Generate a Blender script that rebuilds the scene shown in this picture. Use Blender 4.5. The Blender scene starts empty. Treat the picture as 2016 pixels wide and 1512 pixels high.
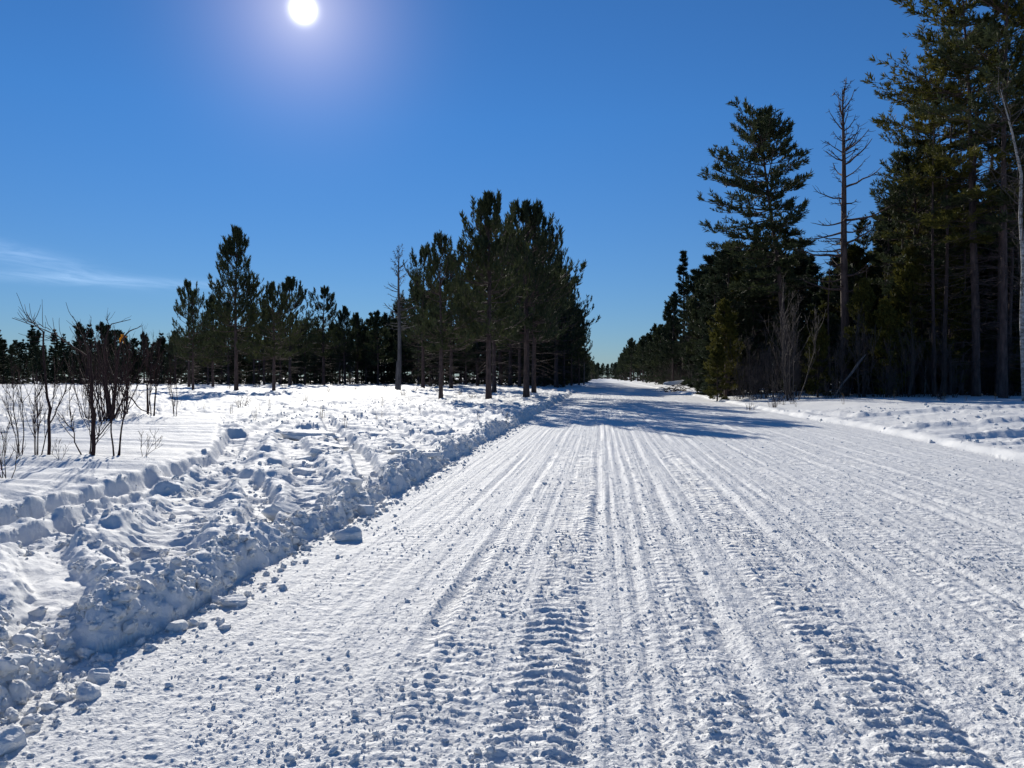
import bpy, math, random
import numpy as np
from mathutils import Vector

random.seed(7)
RG = np.random.default_rng(11)
rad = math.radians
sc = bpy.context.scene
COL = sc.collection

# ------------------------------------------------------------------ camera, sky, sun, exposure
F, CX, CY, HZ, CAMH = 1514.0, 1008.0, 756.0, 743.0, 1.6     # photograph's lens in its own pixels
YAW = math.atan2(1185 - CX, F)
cam = bpy.data.cameras.new('camera')
cam.sensor_width = 36; cam.lens = 36 * F / 2016
cam.clip_start = 0.05; cam.clip_end = 9000
cam_o = bpy.data.objects.new('camera', cam); COL.objects.link(cam_o)
cam_o.location = (0, 0, CAMH)
cam_o.rotation_euler = (math.pi / 2 - math.atan2(CY - HZ, F), 0, YAW)
sc.camera = cam_o

SUN_EL, SUN_AZ = rad(24.7), rad(-21.8)                      # azimuth from the road direction (+Y), negative = left
sdir = Vector((math.sin(SUN_AZ) * math.cos(SUN_EL), math.cos(SUN_AZ) * math.cos(SUN_EL), math.sin(SUN_EL)))
sl = bpy.data.lights.new('sun', 'SUN'); sl.energy = 5.0; sl.angle = rad(0.53); sl.color = (1.0, 0.95, 0.85)
so = bpy.data.objects.new('sun', sl); COL.objects.link(so)
so.rotation_euler = sdir.to_track_quat('Z', 'Y').to_euler(); so.location = (0, 0, 50)

world = bpy.data.worlds.new("World"); sc.world = world; world.use_nodes = True
wt = world.node_tree; wt.nodes.clear()
def N(t, ty, **kw):
    n = t.nodes.new(ty)
    for k, v in kw.items():
        if k.startswith('i_'):
            n.inputs[int(k[2:])].default_value = v
        else: setattr(n, k, v)
    return n
def M(t, op, a, b=None, c=None, clamp=False):
    n = t.nodes.new('ShaderNodeMath'); n.operation = op; n.use_clamp = clamp
    for i, v in enumerate((a, b, c)):
        if v is None: continue
        if isinstance(v, (int, float)): n.inputs[i].default_value = v
        else: t.links.new(v, n.inputs[i])
    return n.outputs[0]
sky = N(wt, 'ShaderNodeTexSky', sky_type='NISHITA', sun_disc=False, sun_elevation=SUN_EL, sun_rotation=SUN_AZ,
        altitude=300.0, air_density=1.0, dust_density=0.0, ozone_density=2.0)
hsv = N(wt, 'ShaderNodeHueSaturation'); hsv.inputs['Saturation'].default_value = 1.0; hsv.inputs['Hue'].default_value = 0.5
gam = N(wt, 'ShaderNodeMix', data_type='RGBA', blend_type='MULTIPLY'); gam.inputs[0].default_value = 1.0
gam.inputs[7].default_value = (0.42, 0.84, 1.28, 1)
tc0 = N(wt, 'ShaderNodeTexCoord'); sx0 = N(wt, 'ShaderNodeSeparateXYZ'); wt.links.new(tc0.outputs['Generated'], sx0.inputs[0])
low = N(wt, 'ShaderNodeMix', data_type='RGBA'); low.inputs[6].default_value = (0.44, 0.62, 0.95, 1); low.inputs[7].default_value = (0.38, 0.86, 1.40, 1)
wt.links.new(M(wt, 'MULTIPLY', sx0.outputs[2], 3.2, clamp=True), low.inputs[0]); wt.links.new(low.outputs[2], gam.inputs[7])
wt.links.new(sky.outputs[0], gam.inputs[6]); wt.links.new(gam.outputs[2], hsv.inputs['Color'])
bg = N(wt, 'ShaderNodeBackground'); bg.inputs[1].default_value = 0.063
wt.links.new(hsv.outputs[0], bg.inputs[0])
# the sun, drawn oversized, and its lens-flare glow painted into the sky by direction
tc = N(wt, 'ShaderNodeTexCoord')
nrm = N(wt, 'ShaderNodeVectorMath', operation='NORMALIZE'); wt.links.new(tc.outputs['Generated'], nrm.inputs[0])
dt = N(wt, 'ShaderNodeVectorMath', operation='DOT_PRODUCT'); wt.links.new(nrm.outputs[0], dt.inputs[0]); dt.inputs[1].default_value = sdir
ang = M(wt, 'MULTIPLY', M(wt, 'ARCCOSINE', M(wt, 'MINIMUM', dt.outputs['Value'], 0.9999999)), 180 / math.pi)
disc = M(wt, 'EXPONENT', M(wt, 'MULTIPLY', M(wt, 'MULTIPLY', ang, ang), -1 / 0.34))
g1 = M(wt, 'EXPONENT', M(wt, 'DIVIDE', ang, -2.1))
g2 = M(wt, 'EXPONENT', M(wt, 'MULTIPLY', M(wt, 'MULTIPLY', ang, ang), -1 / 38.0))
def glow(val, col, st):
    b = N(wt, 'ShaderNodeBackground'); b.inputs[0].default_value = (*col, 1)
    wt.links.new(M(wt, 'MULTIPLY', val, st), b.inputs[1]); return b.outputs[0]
def add(a, b):
    n = N(wt, 'ShaderNodeAddShader'); wt.links.new(a, n.inputs[0]); wt.links.new(b, n.inputs[1]); return n.outputs[0]
# thin cirrus low on the left
sx = N(wt, 'ShaderNodeSeparateXYZ'); wt.links.new(nrm.outputs[0], sx.inputs[0])
az = M(wt, 'MULTIPLY', M(wt, 'ARCTAN2', sx.outputs[0], sx.outputs[1]), 180 / math.pi)
el = M(wt, 'MULTIPLY', M(wt, 'ARCSINE', sx.outputs[2]), 180 / math.pi)
cv = N(wt, 'ShaderNodeCombineXYZ'); wt.links.new(M(wt, 'MULTIPLY', az, 0.13), cv.inputs[0])
wt.links.new(M(wt, 'ADD', M(wt, 'MULTIPLY', el, 1.1), M(wt, 'MULTIPLY', az, 0.09)), cv.inputs[1])
cn = N(wt, 'ShaderNodeTexNoise'); cn.inputs['Scale'].default_value = 1.8; cn.inputs['Detail'].default_value = 9; cn.inputs['Roughness'].default_value = .62; cn.inputs['Distortion'].default_value = 1.2
wt.links.new(cv.outputs[0], cn.inputs['Vector'])
def band(a0, aw, e0, ew, slope):
    da = M(wt, 'DIVIDE', M(wt, 'SUBTRACT', az, a0), aw)
    de = M(wt, 'DIVIDE', M(wt, 'SUBTRACT', M(wt, 'SUBTRACT', el, e0), M(wt, 'MULTIPLY', M(wt, 'SUBTRACT', az, a0), slope)), ew)
    return M(wt, 'EXPONENT', M(wt, 'MULTIPLY', M(wt, 'ADD', M(wt, 'MULTIPLY', da, da), M(wt, 'MULTIPLY', de, de)), -1.0))
bands = M(wt, 'ADD', band(-42, 7.0, 8.1, 0.62, -0.19), M(wt, 'MULTIPLY', band(-35.5, 9.0, 6.35, 0.34, 0.0), .8))
cir = M(wt, 'MULTIPLY', bands, M(wt, 'MULTIPLY', M(wt, 'SUBTRACT', cn.outputs[0], 0.30), 1.5, clamp=True))
outw = N(wt, 'ShaderNodeOutputWorld')
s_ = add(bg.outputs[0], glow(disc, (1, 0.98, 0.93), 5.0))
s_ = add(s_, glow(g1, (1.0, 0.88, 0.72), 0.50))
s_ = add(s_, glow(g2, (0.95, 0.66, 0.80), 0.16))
s_ = add(s_, glow(cir, (0.85, 0.92, 1.0), 0.40))
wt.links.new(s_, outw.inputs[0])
sc.view_settings.view_transform = 'Standard'; sc.view_settings.look = 'None'
sc.view_settings.exposure = 0.0; sc.view_settings.gamma = 1.0; sc.view_settings.use_curve_mapping = False
sc.cycles.max_bounces = 5; sc.cycles.diffuse_bounces = 3; sc.cycles.transparent_max_bounces = 4
sc.cycles.sample_clamp_indirect = 3.0

# ------------------------------------------------------------------ helpers
CT, ST = math.cos(YAW), math.sin(YAW)
def g2w(px, py, h=0.0):
    """photo pixel of a point standing at ground height h -> world X, Y"""
    yc = (CAMH - h) * F / (py - HZ); xc = (px - CX) / F * yc
    return xc * CT - yc * ST, xc * ST + yc * CT
def pd(px, yc):
    """pixel column and depth -> world X, Y"""
    xc = (px - CX) / F * yc
    return xc * CT - yc * ST, xc * ST + yc * CT
def depth(x, y): return -x * ST + y * CT

def hsh(ix, iy, s):
    h = (ix.astype(np.int64) * 374761393 + iy.astype(np.int64) * 668265263 + s * 974711) & 0xFFFFFFFF
    h = ((h ^ (h >> 13)) * 1274126177) & 0xFFFFFFFF
    h = ((h ^ (h >> 15)) * 2246822519) & 0xFFFFFFFF
    return ((h ^ (h >> 16)) & 0xFFFFFF) / float(0x1000000)
def pn(x, y, s=0):
    xi = np.floor(x); yi = np.floor(y); fx = x - xi; fy = y - yi
    u = fx * fx * fx * (fx * (fx * 6 - 15) + 10); v = fy * fy * fy * (fy * (fy * 6 - 15) + 10)
    def g(dx, dy):
        a = hsh(xi + dx, yi + dy, s) * (2 * math.pi)
        return np.cos(a) * (fx - dx) + np.sin(a) * (fy - dy)
    a = g(0, 0); b = g(1, 0); c = g(0, 1); d = g(1, 1)
    return ((a + (b - a) * u) * (1 - v) + (c + (d - c) * u) * v) * 1.5
def fbm(x, y, s=0, o=3, gain=0.5):
    r = 0; a = 1.0
    for i in range(o):
        r = r + a * pn(x * 2 ** i + 17.3 * i, y * 2 ** i - 9.1 * i, s + i); a *= gain
    return r
def worley(x, y, s=0):
    """nearest cell: distance, random per cell, offset to the cell point"""
    xi = np.floor(x); yi = np.floor(y)
    bd = np.full(x.shape, 9.0); br = np.zeros(x.shape); bx = np.zeros(x.shape); by = np.zeros(x.shape)
    for dx in (-1, 0, 1):
        for dy in (-1, 0, 1):
            cx = xi + dx; cy = yi + dy
            ox = cx + hsh(cx, cy, s) - x; oy = cy + hsh(cx, cy, s + 1) - y
            d = ox * ox + oy * oy; m = d < bd
            bd = np.where(m, d, bd); br = np.where(m, hsh(cx, cy, s + 2), br)
            bx = np.where(m, ox, bx); by = np.where(m, oy, by)
    return np.sqrt(bd), br, bx, by
def sm(a, b, x):
    t = np.clip((x - a) / (b - a), 0, 1); return t * t * (3 - 2 * t)

class Geo:
    def __init__(s): s.v = []; s.f = []; s.n = 0
    def tris(s, V):                                   # (n,3,3)
        n = len(V)
        if n == 0: return
        s.v.append(V.reshape(-1, 3)); s.f.append(('t', np.arange(n * 3).reshape(n, 3) + s.n)); s.n += n * 3
    def tubes(s, P, R, sides=3):
        """P (n,K,3) centre lines, R (n,K) radii"""
        n, K, _ = P.shape
        if n == 0: return
        T = np.gradient(P, axis=1); T /= np.linalg.norm(T, axis=2, keepdims=True) + 1e-9
        ref = np.where(np.abs(T[:, :1, 2:3]) > 0.9, np.array([1.0, 0, 0]), np.array([0, 0, 1.0]))
        A = np.cross(T, np.broadcast_to(ref, T.shape)); A /= np.linalg.norm(A, axis=2, keepdims=True) + 1e-9
        B = np.cross(T, A)
        th = np.arange(sides) * 2 * math.pi / sides
        V = P[:, :, None, :] + R[:, :, None, None] * (A[:, :, None, :] * np.cos(th)[None, None, :, None] + B[:, :, None, :] * np.sin(th)[None, None, :, None])
        idx = np.arange(n * K * sides).reshape(n, K, sides) + s.n
        a = idx[:, :-1, :]; b = np.roll(a, -1, axis=2); d = idx[:, 1:, :]; c = np.roll(d, -1, axis=2)
        s.v.append(V.reshape(-1, 3)); s.f.append(('q', np.stack([a, b, c, d], -1).reshape(-1, 4))); s.n += n * K * sides
        if sides > 3 or True:
            cap = idx[:, -1, :]
            if sides == 3: s.f.append(('t', cap.reshape(-1, 3)))
    def mesh(s, name, mat, smooth=True):
        V = np.concatenate(s.v); q = [f for k, f in s.f if k == 'q']; t = [f for k, f in s.f if k == 't']
        q = np.concatenate(q) if q else np.zeros((0, 4), int); t = np.concatenate(t) if t else np.zeros((0, 3), int)
        return mesh_from(name, V, q, t, mat, smooth)
def mesh_from(name, V, q, t, mat, smooth=True):
    me = bpy.data.meshes.new(name)
    me.vertices.add(len(V)); me.vertices.foreach_set('co', np.ascontiguousarray(V, dtype=np.float32).ravel())
    lv = np.concatenate([q.ravel(), t.ravel()]).astype(np.int32)
    me.loops.add(len(lv)); me.loops.foreach_set('vertex_index', lv)
    me.polygons.add(len(q) + len(t))
    st = np.concatenate([np.arange(len(q)) * 4, len(q) * 4 + np.arange(len(t)) * 3]).astype(np.int32)
    me.polygons.foreach_set('loop_start', st)
    me.polygons.foreach_set('use_smooth', np.full(len(q) + len(t), smooth))
    me.update(calc_edges=True)
    if mat: me.materials.append(mat)
    return me
def obj(name, me, parent=None, **props):
    o = bpy.data.objects.new(name, me); COL.objects.link(o)
    if parent: o.parent = parent
    for k, v in props.items():
        if v is not None: o[k] = v
    return o

# ------------------------------------------------------------------ materials
def mat(name):
    m = bpy.data.materials.new(name); m.use_nodes = True
    t = m.node_tree; return m, t, t.nodes['Principled BSDF']
def snow_mat(name, grain=1.0, tracks=False):
    m, t, p = mat(name)
    co = N(t, 'ShaderNodeNewGeometry').outputs['Position']
    n1 = N(t, 'ShaderNodeTexNoise'); n1.inputs['Scale'].default_value = 55; n1.inputs['Detail'].default_value = 4; n1.inputs['Roughness'].default_value = 0.65
    n2 = N(t, 'ShaderNodeTexNoise'); n2.inputs['Scale'].default_value = 9; n2.inputs['Detail'].default_value = 5; n2.inputs['Roughness'].default_value = 0.6
    n3 = N(t, 'ShaderNodeTexNoise'); n3.inputs['Scale'].default_value = 1.3; n3.inputs['Detail'].default_value = 5
    for n in (n1, n2, n3): t.links.new(co, n.inputs['Vector'])
    h = M(t, 'ADD', M(t, 'MULTIPLY', n1.outputs[0], 0.018), M(t, 'MULTIPLY', n2.outputs[0], 0.045 * grain))
    if tracks:                                            # fine ribs and lugs too small for the mesh
        sp = N(t, 'ShaderNodeSeparateXYZ'); t.links.new(co, sp.inputs[0]); X, Y = sp.outputs[0], sp.outputs[1]
        def streak(sx, sy, det, seed):
            mp = N(t, 'ShaderNodeMapping'); mp.inputs['Scale'].default_value = (sx, sy, 0); mp.inputs['Location'].default_value = (seed, 0, 0)
            n = N(t, 'ShaderNodeTexNoise'); n.inputs['Scale'].default_value = 1; n.inputs['Detail'].default_value = det; n.inputs['Roughness'].default_value = .6
            t.links.new(co, mp.inputs[0]); t.links.new(mp.outputs[0], n.inputs['Vector']); return n.outputs[0]
        h = M(t, 'ADD', h, M(t, 'MULTIPLY', M(t, 'ABSOLUTE', M(t, 'SUBTRACT', streak(3.6, .05, 2, 3.3), .5)), 0.11))
        h = M(t, 'ADD', h, M(t, 'MULTIPLY', streak(17, .2, 2, 7.1), 0.022))
        wv = streak(2.5, 1.6, 2, 1.7)
        bars = M(t, 'MAXIMUM', M(t, 'SINE', M(t, 'ADD', M(t, 'MULTIPLY', Y, 2 * math.pi / 0.125), M(t, 'MULTIPLY', wv, 7.0))), -0.3)
        mask = None
        for lx, hw, a in LANES:
            wx = M(t, 'ADD', X, M(t, 'MULTIPLY_ADD', streak(.0001, .12, 1, lx * 9), .16, -.08))
            m_ = M(t, 'MULTIPLY', M(t, 'DIVIDE', M(t, 'SUBTRACT', hw + .05, M(t, 'ABSOLUTE', M(t, 'SUBTRACT', wx, lx))), .05, clamp=True), a * .8 + .2)
            mask = m_ if mask is None else M(t, 'MAXIMUM', mask, m_)
        brk = M(t, 'MULTIPLY_ADD', streak(5, 3, 3, 5.5), 3.0, -.9, clamp=True)
        h = M(t, 'ADD', h, M(t, 'MULTIPLY', M(t, 'MULTIPLY', bars, M(t, 'MULTIPLY', mask, brk)), 0.020))
    b = N(t, 'ShaderNodeBump'); b.inputs['Strength'].default_value = 0.7 * grain; b.inputs['Distance'].default_value = 1.0
    t.links.new(h, b.inputs['Height']); t.links.new(b.outputs[0], p.inputs['Normal'])
    r = N(t, 'ShaderNodeMix', data_type='RGBA'); r.inputs[6].default_value = (0.785, 0.78, 0.765, 1); r.inputs[7].default_value = (0.86, 0.855, 0.84, 1)
    t.links.new(M(t, 'MULTIPLY_ADD', n3.outputs[0], 1.6, -0.3, clamp=True), r.inputs[0]); t.links.new(r.outputs[2], p.inputs['Base Color'])
    p.inputs['Roughness'].default_value = 0.68; p.inputs['Specular IOR Level'].default_value = 0.13
    return m
LANES = [(-0.27, .20, 1.0), (-0.85, .20, .55), (-1.85, .16, .25), (0.60, .14, .55), (1.40, .21, .95), (2.75, .19, .5), (3.62, .19, .5), (4.62, .19, .5), (5.70, .19, .5), (6.9, .19, .4)]
M_ROAD = snow_mat('packed_snow', 1.0, True)
M_CRUMB = snow_mat('snow_crumb', 0.5)
M_SNOW = snow_mat('loose_snow', 0.7)
def leaf_mat(name, c1, c2, tr=0.25):
    m, t, p = mat(name)
    oi = N(t, 'ShaderNodeObjectInfo'); tcd = N(t, 'ShaderNodeTexCoord')
    n = N(t, 'ShaderNodeTexNoise'); n.inputs['Scale'].default_value = 0.8; n.inputs['Detail'].default_value = 3
    t.links.new(tcd.outputs['Object'], n.inputs['Vector'])
    f = M(t, 'ADD', M(t, 'MULTIPLY', oi.outputs['Random'], 0.5), M(t, 'MULTIPLY_ADD', n.outputs[0], 1.8, -0.65), clamp=True)
    mx = N(t, 'ShaderNodeMix', data_type='RGBA'); mx.inputs[6].default_value = (*c1, 1); mx.inputs[7].default_value = (*c2, 1)
    t.links.new(f, mx.inputs[0]); t.links.new(mx.outputs[2], p.inputs['Base Color'])
    p.inputs['Roughness'].default_value = 0.7; p.inputs['Specular IOR Level'].default_value = 0.15
    tl = N(t, 'ShaderNodeBsdfTranslucent'); t.links.new(mx.outputs[2], tl.inputs[0])
    ms = N(t, 'ShaderNodeMixShader'); ms.inputs[0].default_value = tr
    t.links.new(p.outputs[0], ms.inputs[1]); t.links.new(tl.outputs[0], ms.inputs[2])
    t.links.new(ms.outputs[0], t.nodes['Material Output'].inputs[0])
    return m
def bark_mat(name, c1, c2, sc_=6.0, zs=0.25):
    m, t, p = mat(name)
    tcd = N(t, 'ShaderNodeTexCoord'); mp = N(t, 'ShaderNodeMapping'); mp.inputs['Scale'].default_value = (1, 1, zs)
    t.links.new(tcd.outputs['Object'], mp.inputs[0])
    n = N(t, 'ShaderNodeTexNoise'); n.inputs['Scale'].default_value = sc_; n.inputs['Detail'].default_value = 5; n.inputs['Roughness'].default_value = 0.65
    t.links.new(mp.outputs[0], n.inputs['Vector'])
    mx = N(t, 'ShaderNodeMix', data_type='RGBA'); mx.inputs[6].default_value = (*c1, 1); mx.inputs[7].default_value = (*c2, 1)
    t.links.new(M(t, 'MULTIPLY_ADD', n.outputs[0], 3.0, -1.0, clamp=True), mx.inputs[0]); t.links.new(mx.outputs[2], p.inputs['Base Color'])
    b = N(t, 'ShaderNodeBump'); b.inputs['Distance'].default_value = 0.03; t.links.new(n.outputs[0], b.inputs['Height']); t.links.new(b.outputs[0], p.inputs['Normal'])
    p.inputs['Roughness'].default_value = 0.85; p.inputs['Specular IOR Level'].default_value = 0.2
    return m
M_PINE = leaf_mat('red_pine_needles', (0.034, 0.048, 0.026), (0.064, 0.072, 0.028))
M_OLIVE = leaf_mat('olive_needles', (0.050, 0.055, 0.014), (0.110, 0.100, 0.020), 0.3)
M_DARK = leaf_mat('spruce_needles', (0.028, 0.042, 0.026), (0.050, 0.062, 0.030), 0.15)
M_BARK = bark_mat('pine_bark', (0.040, 0.028, 0.026), (0.125, 0.085, 0.075))
M_GREY = bark_mat('weathered_wood', (0.060, 0.055, 0.055), (0.17, 0.155, 0.15), 5)
M_TWIG = bark_mat('red_brown_twigs', (0.022, 0.014, 0.014), (0.070, 0.036, 0.032), 4)
M_TWIG2 = bark_mat('grey_twigs', (0.038, 0.031, 0.029), (0.10, 0.082, 0.075), 4)
M_BIRCH = bark_mat('birch_bark', (0.10, 0.085, 0.075), (0.55, 0.52, 0.48), 4.0, 2.2)
M_STRAW = bark_mat('dry_stalks', (0.10, 0.07, 0.04), (0.24, 0.18, 0.10), 5)

# ------------------------------------------------------------------ snow relief
def seg_dist(x, y, pts):
    bd = np.full(x.shape, 1e9); bt = np.zeros(x.shape); side = np.zeros(x.shape); acc = 0.0
    for (ax, ay), (bx, by) in zip(pts[:-1], pts[1:]):
        dx, dy = bx - ax, by - ay; L2 = dx * dx + dy * dy; L = math.sqrt(L2)
        t = np.clip(((x - ax) * dx + (y - ay) * dy) / L2, 0, 1)
        ex = x - ax - t * dx; ey = y - ay - t * dy; d = np.sqrt(ex * ex + ey * ey); m = d < bd
        bd = np.where(m, d, bd); bt = np.where(m, acc + t * L, bt); side = np.where(m, np.sign(dx * ey - dy * ex), side)
        acc += L
    return bd, bt, side
def inside(x, y, poly):
    c = np.zeros(x.shape, bool); j = len(poly) - 1
    for i in range(len(poly)):
        xi, yi = poly[i]; xj, yj = poly[j]
        if yi != yj: c ^= ((yi > y) != (yj > y)) & (x < (xj - xi) * (y - yi) / (yj - yi) + xi)
        j = i
    return c
def edge_l(y): return -2.82 + 0.10 * pn(y * 0.55, y * 0 + 3.3, 5) + 0.07 * pn(y * 1.9, y * 0 + 1.3, 6) + 0.035 * pn(y * 5.3, y * 0, 7)
def edge_r(y): return 7.9 + 0.35 * pn(y * 0.13, y * 0 + 8.3, 8) + 0.10 * pn(y * 0.9, y * 0 + 4.1, 9)
PLAT = [g2w(*p, 0.38) for p in [(-900, 1120), (-300, 1005), (0, 963), (150, 934), (270, 918), (345, 890), (428, 866), (436, 835), (440, 812), (300, 818), (0, 850), (-500, 870), (-1400, 900)]]
# sled trenches: (photo polyline, ground height, width, depth, tread bars)
TR = [([(-500, 1085), (0, 1000), (110, 975), (215, 948), (300, 925), (370, 900), (440, 880), (470, 850)], .34, .42, .17, 0),
      ([(-400, 1120), (0, 1040), (120, 1010), (210, 978), (300, 958), (400, 935), (455, 905)], .32, .34, .14, 1),
      ([(-200, 850), (60, 848), (200, 838), (330, 826), (440, 815), (520, 800)], .36, .45, -.14, 0),
      ([(-100, 868), (130, 862), (290, 850), (380, 841), (445, 833)], .36, .34, -.11, 0),
      ([(-100, 895), (100, 880), (230, 872), (320, 862), (400, 852)], .36, .26, -.06, 0),
      ([(-60, 1300), (90, 1215), (118, 1130), (75, 1075), (110, 1030), (200, 990), (330, 950)], .26, .36, .085, 0),
      ([(300, 1075), (335, 1010), (400, 945), (470, 880), (520, 840), (600, 806)], .30, .55, .085, 1),
      ([(520, 1090), (600, 1010), (620, 960), (600, 905), (560, 850)], .28, .5, .08, 1),
      ([(700, 985), (735, 940), (712, 890), (660, 850), (640, 820)], .26, .34, .12, 0),
      ([(500, 1010), (525, 975), (500, 940), (470, 920)], .27, .32, .10, 0),
      ([(880, 905), (830, 862), (760, 830), (640, 805), (520, 795)], .28, .5, .10, 1),
      ([(960, 862), (900, 830), (800, 806), (620, 790), (300, 782)], .28, .6, .10, 0),
      ([(1000, 826), (930, 806), (840, 795), (700, 786)], .30, .5, .10, 0),
      ([(1480, 815), (1640, 838), (1800, 850), (2016, 852), (2400, 850)], .24, .6, -.13, 0),
      ([(1540, 800), (1700, 812), (1900, 812), (2200, 810)], .30, .6, -.13, 0),
      ([(1700, 870), (1850, 872), (2016, 880), (2400, 890)], .14, .4, -.08, 0),
      ([(1640, 852), (1800, 866), (2016, 868), (2400, 870)], .2, .4, -.10, 0),
      ([(1600, 822), (1800, 830), (2016, 832), (2400, 830)], .3, .45, -.12, 0)]
TR = [([g2w(px, py, h) for px, py in P], w, d, b) for P, h, w, d, b in TR]
GROOVES = [(-2.35, .010, .05), (-2.05, .008, .05), (-1.62, .018, .05), (-1.36, .010, .04), (-1.03, .028, .06), (-0.62, .012, .04), (-0.07, .026, .06), (0.10, .012, .04), (0.30, .022, .05),
           (0.45, .018, .05), (0.78, .030, .07), (1.12, .016, .05), (1.66, .034, .08), (2.12, .026, .06), (2.55, .012, .05), (2.95, .022, .06), (3.35, .014, .05),
           (3.95, .030, .08), (4.30, .022, .06), (4.95, .026, .07), (5.45, .016, .05), (5.95, .028, .08), (6.6, .018, .06), (7.2, .022, .07)]
LANES = [(-0.27, .20, 1.0), (-0.85, .20, .55), (-1.85, .16, .25), (0.60, .14, .55), (1.40, .21, .95), (2.75, .19, .5), (3.62, .19, .5), (4.62, .19, .5), (5.70, .19, .5), (6.9, .19, .4)]

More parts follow.
